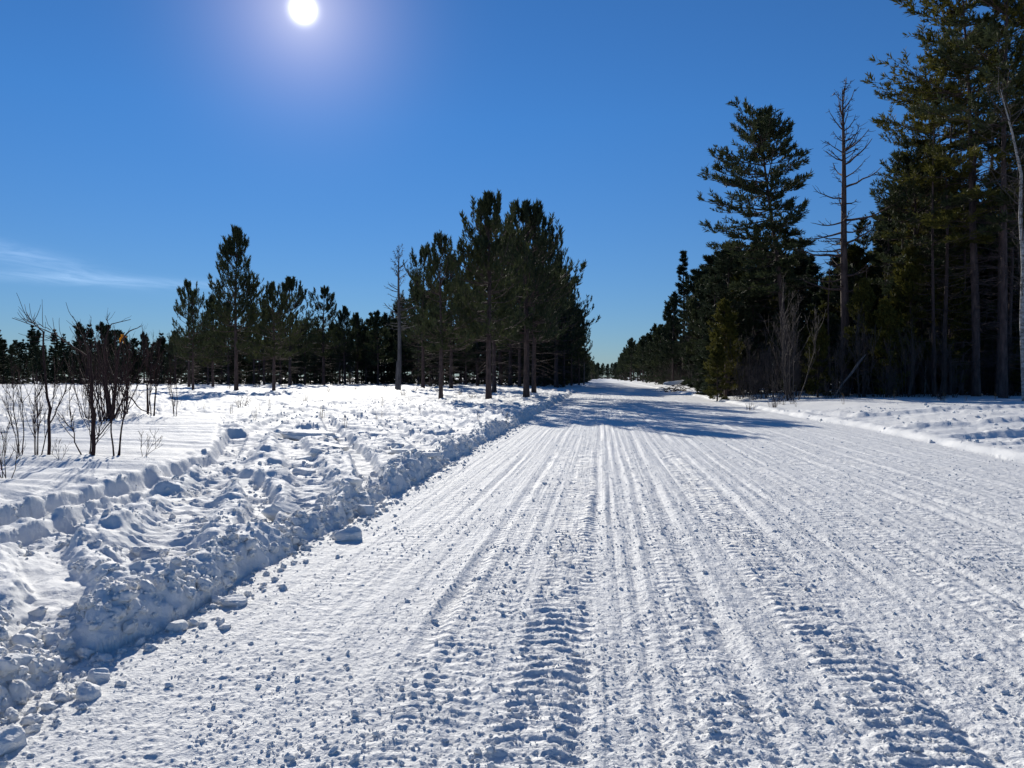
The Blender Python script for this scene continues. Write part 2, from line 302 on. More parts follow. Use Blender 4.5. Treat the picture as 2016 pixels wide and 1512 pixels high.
def height(x, y, cell=None, fine=True):
    x = np.asarray(x, float); y = np.asarray(y, float)
    shp = x.shape; x = x.ravel(); y = y.ravel()
    cell = np.full(x.shape, 0.0) if cell is None else cell.ravel()
    el_, er_ = edge_l(y), edge_r(y)
    H = 0.018 * fbm(x * 0.5, y * 0.16, 21, 2)
    left = x < el_; right = x > er_; road = ~(left | right)
    fd = lambda wl: np.clip(1.6 - cell * 1.3 / wl, 0, 1)           # let relief finer than the mesh go
    # --- road
    i = np.where(road & (y > 0.5))[0]
    if len(i):
        X, Y, c = x[i], y[i], cell[i]; h = np.zeros(len(i))
        rough = 0.55 + 0.45 * sm(-1.5, -0.3, X) - 0.25 * sm(6.0, 7.5, X)
        near = X > -2.2
        for k, (gx, dp, w) in enumerate(GROOVES):
            wob = gx + 0.06 * pn(Y * 0.11, Y * 0 + gx * 3.1, 31 + k) + 0.012 * pn(Y * 0.9, Y * 0, 61 + k)
            d = (X - wob) / w; amp = dp * (0.42 + 0.7 * pn(Y * 0.25, Y * 0 + k, 91) + 0.25 * pn(Y * 2.5, X * 9, 92))
            j = np.abs(d) < 4
            dj = d[j]; h[j] += amp[j] * (-0.9 * np.exp(-dj * dj) + 0.75 * np.exp(-(dj - 1.6) ** 2 * 1.5) + 0.55 * np.exp(-(dj + 1.7) ** 2 * 1.5))
        for k, (lx, hw, a) in enumerate(LANES):
            cx = lx + 0.06 * pn(Y * 0.11, Y * 0 + lx, 131 + k)
            j = np.abs(X - cx) < hw + 0.08
            Xj, Yj = X[j], Y[j]; inl = sm(hw + 0.03, hw - 0.03, np.abs(Xj - cx[j]))
            ph = Yj / 0.125 + 0.22 * pn(Xj * 3, Yj * 1.2, 141 + k) + 0.4 * np.abs(Xj - cx[j]) / hw
            bar = np.maximum(0, np.sin(ph * 2 * math.pi)) ** 0.8
            brk = np.clip(0.8 + 0.8 * pn(Xj * 5, Yj * 3.5, 151 + k), 0.1, 1.1)
            h[j] += a * inl * (bar * brk * 0.018 - 0.005) * np.clip(1.7 - c[j] / 0.06, 0, 1)
        h += rough * (0.008 * pn(X * 4, Y * 3, 171) + 0.0055 * fd(.1)[i] * pn(X * 11, Y * 9, 172) + 0.004 * fd(.06)[i] * pn(X * 25, Y * 21, 173))
        if fine:
            j = np.where(c < 0.06)[0]
            d, r, _, _ = worley(X[j] * 16, Y[j] * 16, 181)
            m = sm(-0.1, 0.35, pn(X[j] * 1.7, Y[j] * 1.1, 183) + 0.35 * rough[j] - 0.15)
            h[j] += m * fd(.06)[i][j] * np.where(r > 0.45, 0.016 * (r - 0.42) * np.clip(1 - d * 2.2, 0, 1) ** 0.6, 0)
            d, r, _, _ = worley(X[j] * 34, Y[j] * 34, 185)
            h[j] += fd(.03)[i][j] * np.where(r > 0.72, 0.009 * r * np.clip(1 - d * 2.0, 0, 1) ** 0.6, 0)
        H[i] += h * sm(0, 0.05, X - el_[i] + 0.02)
    # --- left field
    i = np.where(left)[0]
    if len(i):
        X, Y, c = x[i], y[i], cell[i]; e = el_[i] - X
        bank = 0.145 + 0.045 * pn(Y * 0.9, Y * 0 + 2.0, 201) + 0.05 * pn(Y * 2.6, Y * 0 + 2.0, 202) - 0.06 * sm(25, 60, Y)
        lip = 0.05 * np.exp(-((e - 0.28) / 0.22) ** 2) * (1 + pn(Y * 1.7, X * 2, 203))
        h = bank * sm(0.0, 0.15, e + 0.03 * pn(X * 12, Y * 12, 204) * fd(.1)[i]) ** 0.8 + lip
        h += 0.11 * sm(0.8, 7.0, e) + 0.05 * pn(X * 0.22, Y * 0.2, 205) * sm(1, 5, e)
        smooth = np.zeros(len(i)); jn = np.where((Y < 60) & (X > -45))[0]
        bd, _, _ = seg_dist(X[jn], Y[jn], PLAT + [PLAT[0]])
        sd = np.where(inside(X[jn], Y[jn], PLAT), bd, -bd)
        smooth[jn] = sm(-0.05, 0.12, sd + 0.015 * pn(X[jn] * 3, Y[jn] * 3, 206))
        nearp = np.zeros(len(i)); nearp[jn] = np.exp(-(sd / 0.4) ** 2)
        far = sm(28, 70, Y) * 0.7 + 0.3 * sm(14, 26, -X - 3) * sm(8, 20, Y)
        churn = (1 - smooth) * (1 - far)
        trm = np.zeros(len(i)); bars = np.zeros(len(i)); rim = np.zeros(len(i)); trd = np.zeros(len(i))
        jn = np.where((Y < 90) & (X > -40))[0]; Xn, Yn = X[jn], Y[jn]
        jag = 0.012 * pn(Xn * 2.6, Yn * 2.6, 207)
        for k, (P, w, dp, b) in enumerate(TR[:13]):
            d, t, s_ = seg_dist(Xn, Yn, P); d = d + jag
            fl = sm(w * 0.72, w * 0.34, d)
            trd[jn] = np.maximum(trd[jn], fl * dp) if dp > 0 else trd[jn] + fl * dp; trm[jn] = np.maximum(trm[jn], fl)
            rim[jn] = np.maximum(rim[jn], np.exp(-((d - w * 0.85) / 0.12) ** 2) * 0.035)
            if b: bars[jn] = np.maximum(bars[jn], fl * np.maximum(0, np.sin(t / 0.14 * 2 * math.pi + 5 * pn(Xn * 2.4, Yn * 2.4, 209))) * 0.030 * np.clip(.6 + 1.3 * pn(Xn * 4, Yn * 4, 2209), 0, 1.3))
        h += (0.055 + 0.035 * smooth) * smooth - trd + rim * (1 - trm) * (1 - 0.7 * smooth) + bars * fd(.1)[i] + 0.012 * smooth * pn(X * 1.2, Y * 1.2, 210)
        # broken crust: tilted plates and lumps
        am = churn * (1 - 0.8 * nearp) * (1 - 0.75 * trm) * (1 - 0.5 * np.clip(rim / 0.035, 0, 1))
        j = np.where(am > 0.02)[0]; Xj, Yj = X[j], Y[j]; a = am[j]
        wx = Xj + 0.15 * pn(Xj * 1.8, Yj * 1.8, 211); wy = Yj + 0.15 * pn(Xj * 1.8, Yj * 1.8, 212)
        big = 0.045 * pn(Xj * 0.9, Yj * 0.8, 213) + 0.03 * pn(Xj * 2.0, Yj * 1.8, 214)
        d, r, ox, oy = worley(wx * 1.9, wy * 1.7, 215)
        an = r * 37.0
        pl = np.where(r > 0.62, 0.085 * (r - 0.35) * sm(0.55, 0.42, d) + (np.cos(an) * ox + np.sin(an) * oy) * 0.07 * sm(0.58, 0.4, d), 0)
        d2, r2, ox, oy = worley(wx * 4.8, wy * 4.8, 216); an = r2 * 51
        pl2 = np.where(r2 > 0.45, 0.036 * r2 * sm(0.55, 0.38, d2) + (np.cos(an) * ox + np.sin(an) * oy) * 0.035 * sm(0.6, 0.4, d2), 0) * np.clip(0.65 + 1.3 * pn(Xj * .8, Yj * .8, 217), 0, 1.5)
        f1 = 0.013 * pn(Xj * 7, Yj * 7, 218) + 0.010 * fd(.08)[i][j] * pn(Xj * 15, Yj * 15, 219) + 0.007 * fd(.04)[i][j] * pn(Xj * 31, Yj * 31, 220)
        lump = 0
        if fine:
            d3, r3, _, _ = worley(wx * 10.5, wy * 10.5, 221)
            lump = np.where(r3 > 0.4, 0.026 * r3 * np.clip(1 - d3 * 1.7, 0, 1) ** 0.6, 0) * np.clip(0.5 + 1.5 * pn(Xj * 1.1, Yj * 1.1, 223), 0, 1.3) * fd(.09)[i][j]
        edgef = sm(0.05, 0.35, e[j])
        h[j] += a * (big * edgef + (pl + pl2) * (0.35 + 0.65 * edgef) + f1 + lump)
        j = np.where(far > -0.1)[0]; Xj, Yj = X[j], Y[j]
        rr = 1.5 * (0.06 * pn(Xj * 0.35, Yj * 0.45, 231) + 0.09 * (0.4 - np.abs(pn(Xj * 0.45, Yj * 0.75, 232))) + 0.05 * (0.4 - np.abs(pn(Xj * 1.1, Yj * 1.5, 234))) + 0.03 * (0.4 - np.abs(pn(Xj * 2.3, Yj * 2.6, 235))) + 0.022 * (0.4 - np.abs(pn(Xj * 4.3, Yj * 4.1, 236))))
        h[j] += (0.35 + 0.65 * far[j]) * rr * (1 + 0.25 * sm(-20, -10, Xj) * sm(9, 16, Yj)) * (1 - 0.85 * smooth[j]) * np.clip(2.6 - depth(Xj, Yj) / 90, 0.5, 2.0)
        H[i] = H[i] * 0.3 + h
    # --- right field
    i = np.where(right)[0]
    if len(i):
        X, Y, c = x[i], y[i], cell[i]; e = X - er_[i]
        h = 0.09 * sm(0, 0.25, e) + 0.30 * sm(0.6, 5.5, e) + 0.05 * np.exp(-((e - 0.35) / 0.25) ** 2)
        h += 0.10 * pn(X * 0.16, Y * 0.13, 241) * sm(2, 7, e)
        zone = sm(0.1, 0.5, e) * sm(34, 30, Y - 0.15 * X) + 0.5 * sm(0.1, 0.5, e) * sm(2.2, 1.2, e)
        zone = np.clip(zone, 0, 1)
        trd = np.zeros(len(i)); bars = np.zeros(len(i)); jag = 0.05 * pn(X * 4.5, Y * 4.5, 207)
        for k, (P, w, dp, b) in enumerate(TR[13:]):
            d, t, s_ = seg_dist(X, Y, P); fl = sm(w * 0.65, w * 0.38, d + jag)
            trd = trd + fl * dp * (1 + .5 * pn(X * 1.3, Y * 1.3, 260 + k)) - np.exp(-((d - w * 0.85) / 0.15) ** 2) * 0.02
            if b: bars = np.maximum(bars, fl * np.maximum(0, np.sin(t / 0.16 * 2 * math.pi)) * 0.04)
        h -= trd * sm(.3, .9, e); h += bars * fd(.1)[i] * sm(.3, .9, e)
        j = np.where(zone > 0.02)[0]; Xj, Yj = X[j], Y[j]
        d, r, ox, oy = worley(Xj * 0.9, Yj * 1.3, 245); an = r * 37
        pl = np.where(r > 0.72, 0.05 * (r - 0.4) * sm(0.55, 0.4, d) + (np.cos(an) * ox + np.sin(an) * oy) * 0.08 * sm(0.58, 0.4, d), 0)
        d2, r2, ox, oy = worley(Xj * 2.6, Yj * 3.2, 246); an = r2 * 51
        pl2 = np.where(r2 > 0.55, 0.022 * r2 * sm(0.55, 0.3, d2), 0)
        h[j] += zone[j] * (pl + pl2 + 0.04 * pn(Xj * 1.0, Yj * 0.7, 247) + 0.03 * pn(Xj * 0.6, Yj * 2.2, 252) + 0.012 * pn(Xj * 5, Yj * 4, 248) + 0.012 * fd(.1)[i][j] * pn(Xj * 12, Yj * 9, 249))
        h += 0.03 * pn(X * 0.7, Y * 0.7, 250) + 0.008 * pn(X * 3, Y * 2, 251)
        H[i] = H[i] * 0.3 + h
    return H.reshape(shp)

def hz(x, y): return float(height(np.array([x]), np.array([y]))[0])

# ------------------------------------------------------------------ ground as one polar sheet, finest before the lens, cut into road and fields
def build_ground():
    rs = [0.4, 1.0, 1.6, 2.1, 2.45]; r = 2.6
    K = CAMH * F / 2 * 1.5
    while r < 3200:
        rs.append(r); k_ = K * (1 + 0.95 * float(sm(7, 13, np.float64(r)))); r += min(r * r / k_, (0.0085 if r < 55 else 0.017) * r)
    rs = np.array(rs)
    fine = np.arange(-37.0, 36.5, 0.082)
    coarse = np.concatenate([np.arange(36.5, 50, 0.6), np.arange(50, 310, 4.0), np.arange(310, 322.9, 0.6)])
    th = np.radians(np.concatenate([fine, coarse])) - YAW        # azimuth from +Y, positive right
    nr, na = len(rs), len(th)
    Rr, Th = np.meshgrid(rs, th, indexing='ij')
    X = Rr * np.sin(Th); Y = Rr * np.cos(Th)
    dr = np.gradient(rs); cell = np.broadcast_to(np.maximum(dr * 0.6, rs * 0.0014)[:, None], X.shape).copy()
    cell[:, len(fine):] = 5.0
    Z = height(X, Y, cell)
    V = np.stack([X, Y, Z], -1).reshape(-1, 3)
    # a little sideways push so steep faces are not straight extrusions
    near = V[:, 1] < 30
    P = V[near]
    V[near, 0] += 0.02 * pn(P[:, 0] * 9, P[:, 2] * 30 + P[:, 1] * 9, 301) * (P[:, 0] < -2.7)
    idx = np.arange(nr * na).reshape(nr, na)
    a = idx[:-1]; d = idx[1:]; b = np.roll(a, -1, 1); c = np.roll(d, -1, 1)
    Q = np.stack([a, b, c, d], -1).reshape(-1, 4)[:, ::-1]
    cen = V[Q].mean(1)
    l = cen[:, 0] < edge_l(cen[:, 1]) - 0.0; rt = cen[:, 0] > edge_r(cen[:, 1])
    lab = np.where(l, 0, np.where(rt, 2, 1))
    out = []
    for k in range(3):
        q = Q[lab == k]; used, inv = np.unique(q.ravel(), return_inverse=True)
        out.append((V[used], inv.reshape(-1, 4)))
    # centre disc
    return out
gr = build_ground()
z3 = np.zeros((0, 3), int)
o = obj('snow_field', mesh_from('snow_field', *gr[0], z3, M_SNOW), kind='structure', label='churned and drifted snow field left of the road')
o = obj('road', mesh_from('road', *gr[1], z3, M_ROAD), kind='structure', label='wide packed snow road ribbed by snowmobile tracks')
o = obj('snow_verge', mesh_from('snow_verge', *gr[2], z3, M_SNOW), kind='structure', label='low snow bank and forest floor right of the road')

# ------------------------------------------------------------------ loose snow crumbs (geometry nodes scatter)
def scatter(name, pts, scl, label, seed, material, flat=0.75):
    me = bpy.data.meshes.new(name); n = len(pts)
    me.vertices.add(n); me.vertices.foreach_set('co', np.ascontiguousarray(pts, dtype=np.float32).ravel())
    a = me.attributes.new('scl', 'FLOAT', 'POINT'); a.data.foreach_set('value', scl.astype(np.float32))
    rot = np.random.default_rng(seed).uniform(0, 6.28, (n, 3)) * np.array([0.12, 0.12, 1.0])
    a = me.attributes.new('rot', 'FLOAT_VECTOR', 'POINT'); a.data.foreach_set('vector', rot.astype(np.float32).ravel())
    o = obj(name, me, kind='stuff', label=label)
    ng = bpy.data.node_groups.new(name + '_scatter', 'GeometryNodeTree')
    ng.interface.new_socket('Geometry', in_out='INPUT', socket_type='NodeSocketGeometry')
    ng.interface.new_socket('Geometry', in_out='OUTPUT', socket_type='NodeSocketGeometry')
    A = lambda ty, **k: N(ng, ty, **k); L = ng.links.new
    gi = A('NodeGroupInput'); go = A('NodeGroupOutput'); g2i = A('GeometryNodeGeometryToInstance')
    for k in range(6):
        ic = A('GeometryNodeMeshIcoSphere'); ic.inputs['Radius'].default_value = 1.0; ic.inputs['Subdivisions'].default_value = 3
        nz = A('ShaderNodeTexNoise', noise_dimensions='4D'); nz.inputs['W'].default_value = seed * 3.1 + k * 2.7
        nz.inputs['Scale'].default_value = 1.1; nz.inputs['Detail'].default_value = 3; nz.inputs['Roughness'].default_value = 0.6
        pos = A('GeometryNodeInputPosition'); L(pos.outputs[0], nz.inputs['Vector'])
        sub = A('ShaderNodeVectorMath', operation='SUBTRACT'); L(nz.outputs['Color'], sub.inputs[0]); sub.inputs[1].default_value = (0.5, 0.5, 0.5)
        sca = A('ShaderNodeVectorMath', operation='SCALE'); L(sub.outputs[0], sca.inputs[0]); sca.inputs['Scale'].default_value = 2.3
        sp = A('GeometryNodeSetPosition'); L(ic.outputs[0], sp.inputs['Geometry']); L(sca.outputs[0], sp.inputs['Offset'])
        tr = A('GeometryNodeTransform'); tr.inputs['Scale'].default_value = (1 + 0.12 * k, 0.9, flat); L(sp.outputs[0], tr.inputs['Geometry'])
        sm_ = A('GeometryNodeSetMaterial'); sm_.inputs['Material'].default_value = material; L(tr.outputs[0], sm_.inputs['Geometry'])
        ss = A('GeometryNodeSetShadeSmooth'); L(sm_.outputs[0], ss.inputs[0])
        L(ss.outputs[0], g2i.inputs[0])
    iop = A('GeometryNodeInstanceOnPoints'); L(gi.outputs[0], iop.inputs['Points']); L(g2i.outputs[0], iop.inputs['Instance'])
    iop.inputs['Pick Instance'].default_value = True
    na = A('GeometryNodeInputNamedAttribute', data_type='FLOAT'); na.inputs['Name'].default_value = 'scl'
    nb = A('GeometryNodeInputNamedAttribute', data_type='FLOAT_VECTOR'); nb.inputs['Name'].default_value = 'rot'
    L(na.outputs[0], iop.inputs['Scale'])
    er = A('FunctionNodeEulerToRotation'); L(nb.outputs[0], er.inputs[0]); L(er.outputs[0], iop.inputs['Rotation'])
    L(iop.outputs[0], go.inputs[0])
    md = o.modifiers.new('scatter', 'NODES'); md.node_group = ng
    return o
def clump(x, y, thr, s): return pn(x * 1.5, y * 1.0, s) + 0.5 * pn(x * 5, y * 4, s + 1) > thr
def road_crumbs():
    P = []; S = []
    for (n, r0, r1, smin, smax, pw) in ((20000, 2.6, 9, .0015, .0055, 3.0), (11000, 3, 20, .0022, .0095, 4.0), (7000, 7, 26, .005, .012, 2.2), (2000, 3, 36, .007, .019, 3.0)):
        u = RG.random(n); r = 1 / (1 / r1 + u * (1 / r0 - 1 / r1)) if r1 > 10 else r0 + (r1 - r0) * u ** 0.9
        a = np.radians(RG.uniform(-40, 38, n)) - YAW
        x = r * np.sin(a); y = r * np.cos(a)
        k = (x > edge_l(y) + 0.03) & (x < edge_r(y)); dens = 0.30 + 0.5 * sm(-2.0, 0.2, x)
        k &= (RG.random(n) < dens + 0.9 * pn(x * 1.3, y * 0.8, 401))
        x, y = x[k], y[k]; P.append((x, y)); S.append(smin + (smax - smin) * RG.random(len(x)) ** pw)
    x = np.concatenate([p[0] for p in P]); y = np.concatenate([p[1] for p in P]); s = np.concatenate(S)
    return np.stack([x, y, height(x, y) + s * 0.35], -1), s
p_, s_ = road_crumbs()
scatter('snow_crumbs', p_, s_, 'loose snow crumbs strewn over the packed road', 3, M_CRUMB)
def bank_rubble():
    X = []; S = []
    n = 2600; y = 2.5 + 45 * RG.random(n) ** 1.7; x = edge_l(y) - 0.02 - np.abs(RG.normal(0, 0.28, n)); X.append((x, y)); S.append(.009 + .045 * RG.random(n) ** 3.6)
    n = 1100; y = 2.5 + 30 * RG.random(n) ** 1.6; x = edge_l(y) + 0.02 + np.abs(RG.normal(0, 0.16, n)); X.append((x, y)); S.append(.006 + .026 * RG.random(n) ** 3.5)
    n = 14000; y = 3 + 40 * RG.random(n) ** 1.5; x = edge_l(y) - RG.random(n) * (3.5 + 0.25 * y)
    k = pn(x * 0.9, y * 0.9, 411) + 0.3 * pn(x * 3, y * 3, 412) > 0.02; k &= ~inside(x, y, PLAT)
    x, y = x[k], y[k]; X.append((x, y)); S.append(.006 + .030 * RG.random(len(x)) ** 4.2)
    n = 1300; y = 12 + 24 * RG.random(n); x = edge_r(y) + RG.random(n) ** 1.5 * 9
    k = pn(x * 0.5, y * 0.9, 413) > 0.12; x, y = x[k], y[k]; X.append((x, y)); S.append(.010 + .05 * RG.random(len(x)) ** 3.5)
    x = np.concatenate([p[0] for p in X]); y = np.concatenate([p[1] for p in X]); s = np.concatenate(S)
    return np.stack([x, y, height(x, y) + s * 0.22], -1), s
p_, s_ = bank_rubble()
scatter('snow_rubble', p_, s_, 'small broken lumps of snow thrown over the banks', 5, M_SNOW, 0.8)

# ------------------------------------------------------------------ single broken slabs and lumps of snow
def chunk_mesh(name, seed, flat):
    bm_v = []; import bmesh
    bm = bmesh.new(); bmesh.ops.create_icosphere(bm, subdivisions=4, radius=1.0)
    rg = np.random.default_rng(seed)
    V = np.array([v.co[:] for v in bm.verts])
    for _ in range(9):                                # cut to rough planes
        n = rg.normal(0, 1, 3); n[2] *= 0.4 if flat else 1.0; n /= np.linalg.norm(n); dd = rg.uniform(0.5, 0.8)
        s = V @ n; over = np.maximum(0, s - dd); V -= over[:, None] * n * 0.94
    V += 0.09 * np.stack([pn(V[:, 1] * 2.5 + V[:, 2] * 2, V[:, 2] * 2.3 + seed, 500 + k) for k in range(3)], -1)
    V += 0.035 * np.stack([pn(V[:, 1] * 8 + V[:, 2] * 5, V[:, 0] * 8 + V[:, 2] * 6 + seed, 510 + k) for k in range(3)], -1)
    if flat: V[:, 2] = np.minimum(V[:, 2], 0.55 + 0.06 * pn(V[:, 0] * 2, V[:, 1] * 2, seed))
    for v, c in zip(bm.verts, V): v.co = c
    me = bpy.data.meshes.new(name); bm.to_mesh(me); bm.free()
    for p in me.polygons: p.use_smooth = True
    me.materials.append(M_SNOW); return me
CH = [chunk_mesh('snow_lump', k, False) for k in range(4)] + [chunk_mesh('snow_slab', 20 + k, True) for k in range(4)]
def chunk(px, py, w, d, h, kind, rz, label, gh=0.0, tilt=(0, 0), up=0.3):
    x, y = g2w(px, py, gh); name = 'snow_slab' if kind >= 4 else 'snow_lump'
    o = obj(name, CH[kind], label=label, category='snow chunk', group='broken chunks of snow along the road edge')
    h *= .75 if kind >= 4 else 1
    o.scale = (w / 1.4, d / 1.4, h / (1.1 if kind >= 4 else 1.4)); o.rotation_euler = (tilt[0], tilt[1], rz)
    o.location = (x, y, hz(x, y) + h * (up - (.22 if kind >= 4 else .08))); return o
chunk(455, 1192, .15, .13, .10, 0, .4, 'rounded snow lump lying on the road just off the bank edge, largest there', 0)
chunk(345, 1242, .10, .09, .07, 1, 1.2, 'small double-humped snow lump on the road below the bank, left of the largest one', 0)
chunk(175, 1375, .12, .09, .09, 2, 2.2, 'angular snow lump at the foot of the bank near the lower left corner', 0)
chunk(195, 1340, .09, .08, .07, 3, 0.2, 'pointed snow lump leaning against another lump below the left bank', 0)
chunk(12, 1480, .13, .12, .11, 2, .9, 'big snow lump cut by the left picture edge at the bottom', 0)
chunk(425, 1185, .09, .07, .06, 2, 2.9, 'flat snow crumb squeezed between the bank and the largest lump', 0)
chunk(365, 948, .95, .34, .20, 4, .55, 'long loaf-shaped slab of snow lying between two sled trenches', .3, (0, .03), .25)
chunk(560, 985, .36, .26, .20, 5, .5, 'tilted box-shaped snow slab standing in the middle of the churned strip', .28, (.3, .35), .35)
chunk(600, 905, .30, .25, .16, 6, .2, 'lower of the three square blocks of snow stacked together', .3, (.05, .1), .3)
chunk(597, 888, .28, .22, .17, 7, .6, 'middle one of the three square blocks of snow stacked together', .3, (.1, -.1), .35)
chunk(622, 884, .28, .22, .17, 5, 1.1, 'right one of the three square blocks of snow stacked together', .3, (.1, .2), .35)
chunk(610, 855, 1.0, .8, .20, 6, .1, 'widest flat snow slab with smooth bright top on the churned strip', .3, (.02, .04), .3)
chunk(655, 870, .9, .30, .18, 4, -.75, 'narrow curved snow slab sloping away beside a sled groove', .3, (0, .05), .3)
chunk(793, 883, .42, .30, .15, 7, .4, 'flat-topped snow slab near the road edge, front one of a pair', .28, (.04, .02), .3)
chunk(780, 875, .36, .26, .14, 5, 1.9, 'flat-topped snow slab near the road edge, rear one of a pair', .28, (.1, .1), .3)
chunk(692, 950, .20, .18, .14, 0, 1.0, 'round snow ball resting at the end of a groove', .28)
chunk(830, 892, .55, .16, .09, 6, .3, 'thin rippled snow slab lying parallel to the road edge', .27, (0, 0), .3)
chunk(1010, 800, 1.1, .5, .22, 4, -.3, 'snow slab heaped at the roots of the pines beside the road', .3, (.1, .1), .25)
chunk(720, 965, .16, .14, .14, 1, .3, 'dark round snow boulder sitting on the bank lip', .28)
chunk(690, 1010, .22, .16, .16, 2, .3, 'lumpy snow boulder bulging out of the bank lip', .26)

# ------------------------------------------------------------------ trees
def unit(v): return v / (np.linalg.norm(v, axis=-1, keepdims=True) + 1e-9)
def interp(P, s):
    """P (n,K,3), s (n,m) in 0..1 -> points (n,m,3) and tangents"""
    K = P.shape[1]; f = np.clip(s, 0, 0.9999) * (K - 1); i = f.astype(int); t = (f - i)[..., None]
    a = np.take_along_axis(P, i[..., None].repeat(3, -1), 1); b = np.take_along_axis(P, (i + 1)[..., None].repeat(3, -1), 1)
    return a + (b - a) * t, unit(b - a)
def blades(g, Pt, D, S, k, rg, wid=0.09, spread=0.75, along=0.6, droop=0.0):
    n = len(Pt)
    if n == 0: return
    U = unit(rg.normal(0, 1, (n, k, 3))); Dd = D[:, None, :]
    B = unit(Dd + U * spread + np.array([0, 0, -droop])); S_ = S[:, None, None]
    st = Pt[:, None, :] + Dd * S_ * rg.uniform(-0.35, along, (n, k, 1))
    en = st + B * S_ * rg.uniform(0.5, 1.0, (n, k, 1))
    W = unit(np.cross(B, unit(rg.normal(0, 1, (n, k, 3))))) * S_ * wid * rg.uniform(0.6, 1.3, (n, k, 1))
    mid = st + (en - st) * 0.45
    g.tris(np.stack([mid - W, en, mid + W], 2).reshape(-1, 3, 3)); g.tris(np.stack([st, mid - W, mid + W], 2).reshape(-1, 3, 3))
def curve(start, az, e0, L, K, bend, rg, wob=0.06):
    """centre lines bending from elevation e0 by bend, length L"""
    n = len(az); P = np.zeros((n, K, 3)); P[:, 0] = start; a = az.copy(); st = L / (K - 1)
    for k in range(1, K):
        e = e0 + bend * (k / (K - 1)) ** 1.2; a = a + rg.normal(0, wob, n); e = e + rg.normal(0, wob, n)
        P[:, k] = P[:, k - 1] + st[:, None] * np.stack([np.cos(a) * np.cos(e), np.sin(a) * np.cos(e), np.sin(e)], -1)
    return P
PROF = {
    'dome': lambda t: (0.78 + 0.32 * np.sin(3.0 * t)) * (1 - t ** 4),
    'round': lambda t: np.clip(1.25 * np.sqrt(np.clip(1 - t, 0, 1)) * (0.55 + 0.45 * np.sin(np.clip(t * 2.2, 0, 1.6))), 0, 1.1),
    'cone': lambda t: 1.0 - t * 0.94,
    'oval': lambda t: np.sqrt(np.clip(1 - (t * 1.02 - 0.25) ** 2 * 1.7, 0.0, 1)),
    'flat': lambda t: 0.55 + 0.45 * np.sin(t * 2.6) * (1 - 0.55 * t ** 6) - 0.35 * t ** 4,
}
def conifer(kind, seed, H, cb, R, n_pri, prof='round', e_lo=-8, e_hi=50, bend=0.5, tuft=0.34, k=14, leaf=None, bark=None, lean=0.0, dead=20, sub=1.0,
            upturn=0.6, r0=None, wid=0.09, side=None, spread=0.75, gaps=0.0, asym=0.0, droop=0.0, sides=8):
    rg = np.random.default_rng(seed); r0 = r0 or H * 0.0125
    tg, lg, cg = Geo(), Geo(), Geo()
    zz = np.linspace(-0.4, H, 16)
    w1, w2 = rg.uniform(0, 6, 2)
    def spine(z):
        t = np.clip(z / H, 0, 1)
        return np.stack([lean * H * t ** 1.3 + 0.10 * np.sin(z * 0.45 + w1) * t, 0.10 * np.sin(z * 0.37 + w2) * t, z], -1)
    rr = r0 * (1 - np.clip(zz / H, 0, 1)) ** 0.75 + 0.012; rr[0] *= 1.35; rr[1] *= 1.08
    tg.tubes(spine(zz)[None], rr[None], sides)
    # primaries in loose whorls
    t = np.sort(rg.random(n_pri)) ** 0.9
    nwh = max(6, int((H - cb) / 0.62)); t = (np.round(t * nwh) + rg.normal(0, 0.13, n_pri)) / nwh; t = np.clip(t, 0, 0.995)
    z = cb + (H - cb) * t; az = rg.uniform(0, 2 * math.pi, n_pri)
    L = R * PROF[prof](t) * rg.uniform(0.62, 1.12, n_pri) + 0.15
    if asym: L *= 1 + asym * np.cos(az - math.pi)
    if gaps: L *= np.where(rg.random(n_pri) < gaps, 0.45, 1.0)
    if side is not None: z, az, L, t = side(z, az, L, t, rg)
    e0 = np.radians(e_lo + (e_hi - e_lo) * t ** 1.4) + rg.normal(0, 0.12, len(z))
    P = curve(spine(z), az, e0, L, 6, bend, rg)
    rb = np.clip(r0 * 0.24 * (L / R) ** 0.8, 0.008, 0.2)[:, None] * np.linspace(1, 0.2, 6)[None]
    lg.tubes(P, rb, 4 if sides > 6 else 3)
    T_, D_, S_ = [], [], []
    m = max(3, int(8 * sub)); s = rg.uniform(0.28, 1.0, (len(z), m)); s.sort(1)
    Q, Td = interp(P, s)
    Ls = (L[:, None] * 0.50 * (1.1 - 0.75 * s) * rg.uniform(0.6, 1.2, s.shape)).ravel()
    sg = np.where(np.arange(m) % 2 == 0, 1, -1)[None, :] * rg.uniform(0.5, 1.15, s.shape)
    az2 = (np.arctan2(Td[..., 1], Td[..., 0]) + sg).ravel(); e2 = np.arcsin(np.clip(Td[..., 2], -1, 1)).ravel() * 0.7 + 0.12
    P2 = curve(Q.reshape(-1, 3), az2, e2, Ls, 4, bend * 0.6, rg, 0.12)
    lg.tubes(P2, np.clip(rb.mean() * 0.45, 0.006, 0.03) * np.broadcast_to(np.linspace(1, 0.4, 4), (len(P2), 4)), 3)
    ok = Ls > 0
    for frac in ((0.35, 0.7, 1.0) if sub >= 1 else (0.6, 1.0)):
        q, d = interp(P2, np.full((len(P2), 1), frac) + rg.uniform(-.08, 0, (len(P2), 1))); T_.append(q[:, 0]); D_.append(d[:, 0])
    for frac in (0.55, 0.8, 1.0):
        q, d = interp(P, np.full((len(P), 1), frac)); T_.append(q[:, 0]); D_.append(d[:, 0])
    top = spine(np.array([H - 0.05, H + .0, H - 0.45 * tuft])); T_.append(top); D_.append(np.tile([0, 0, 1.0], (3, 1)))
    T_ = np.concatenate(T_); D_ = unit(np.concatenate(D_) + np.array([0, 0, upturn]) + rg.normal(0, 0.18, (len(T_), 3)))
    S_ = tuft * rg.uniform(0.65, 1.25, len(T_))
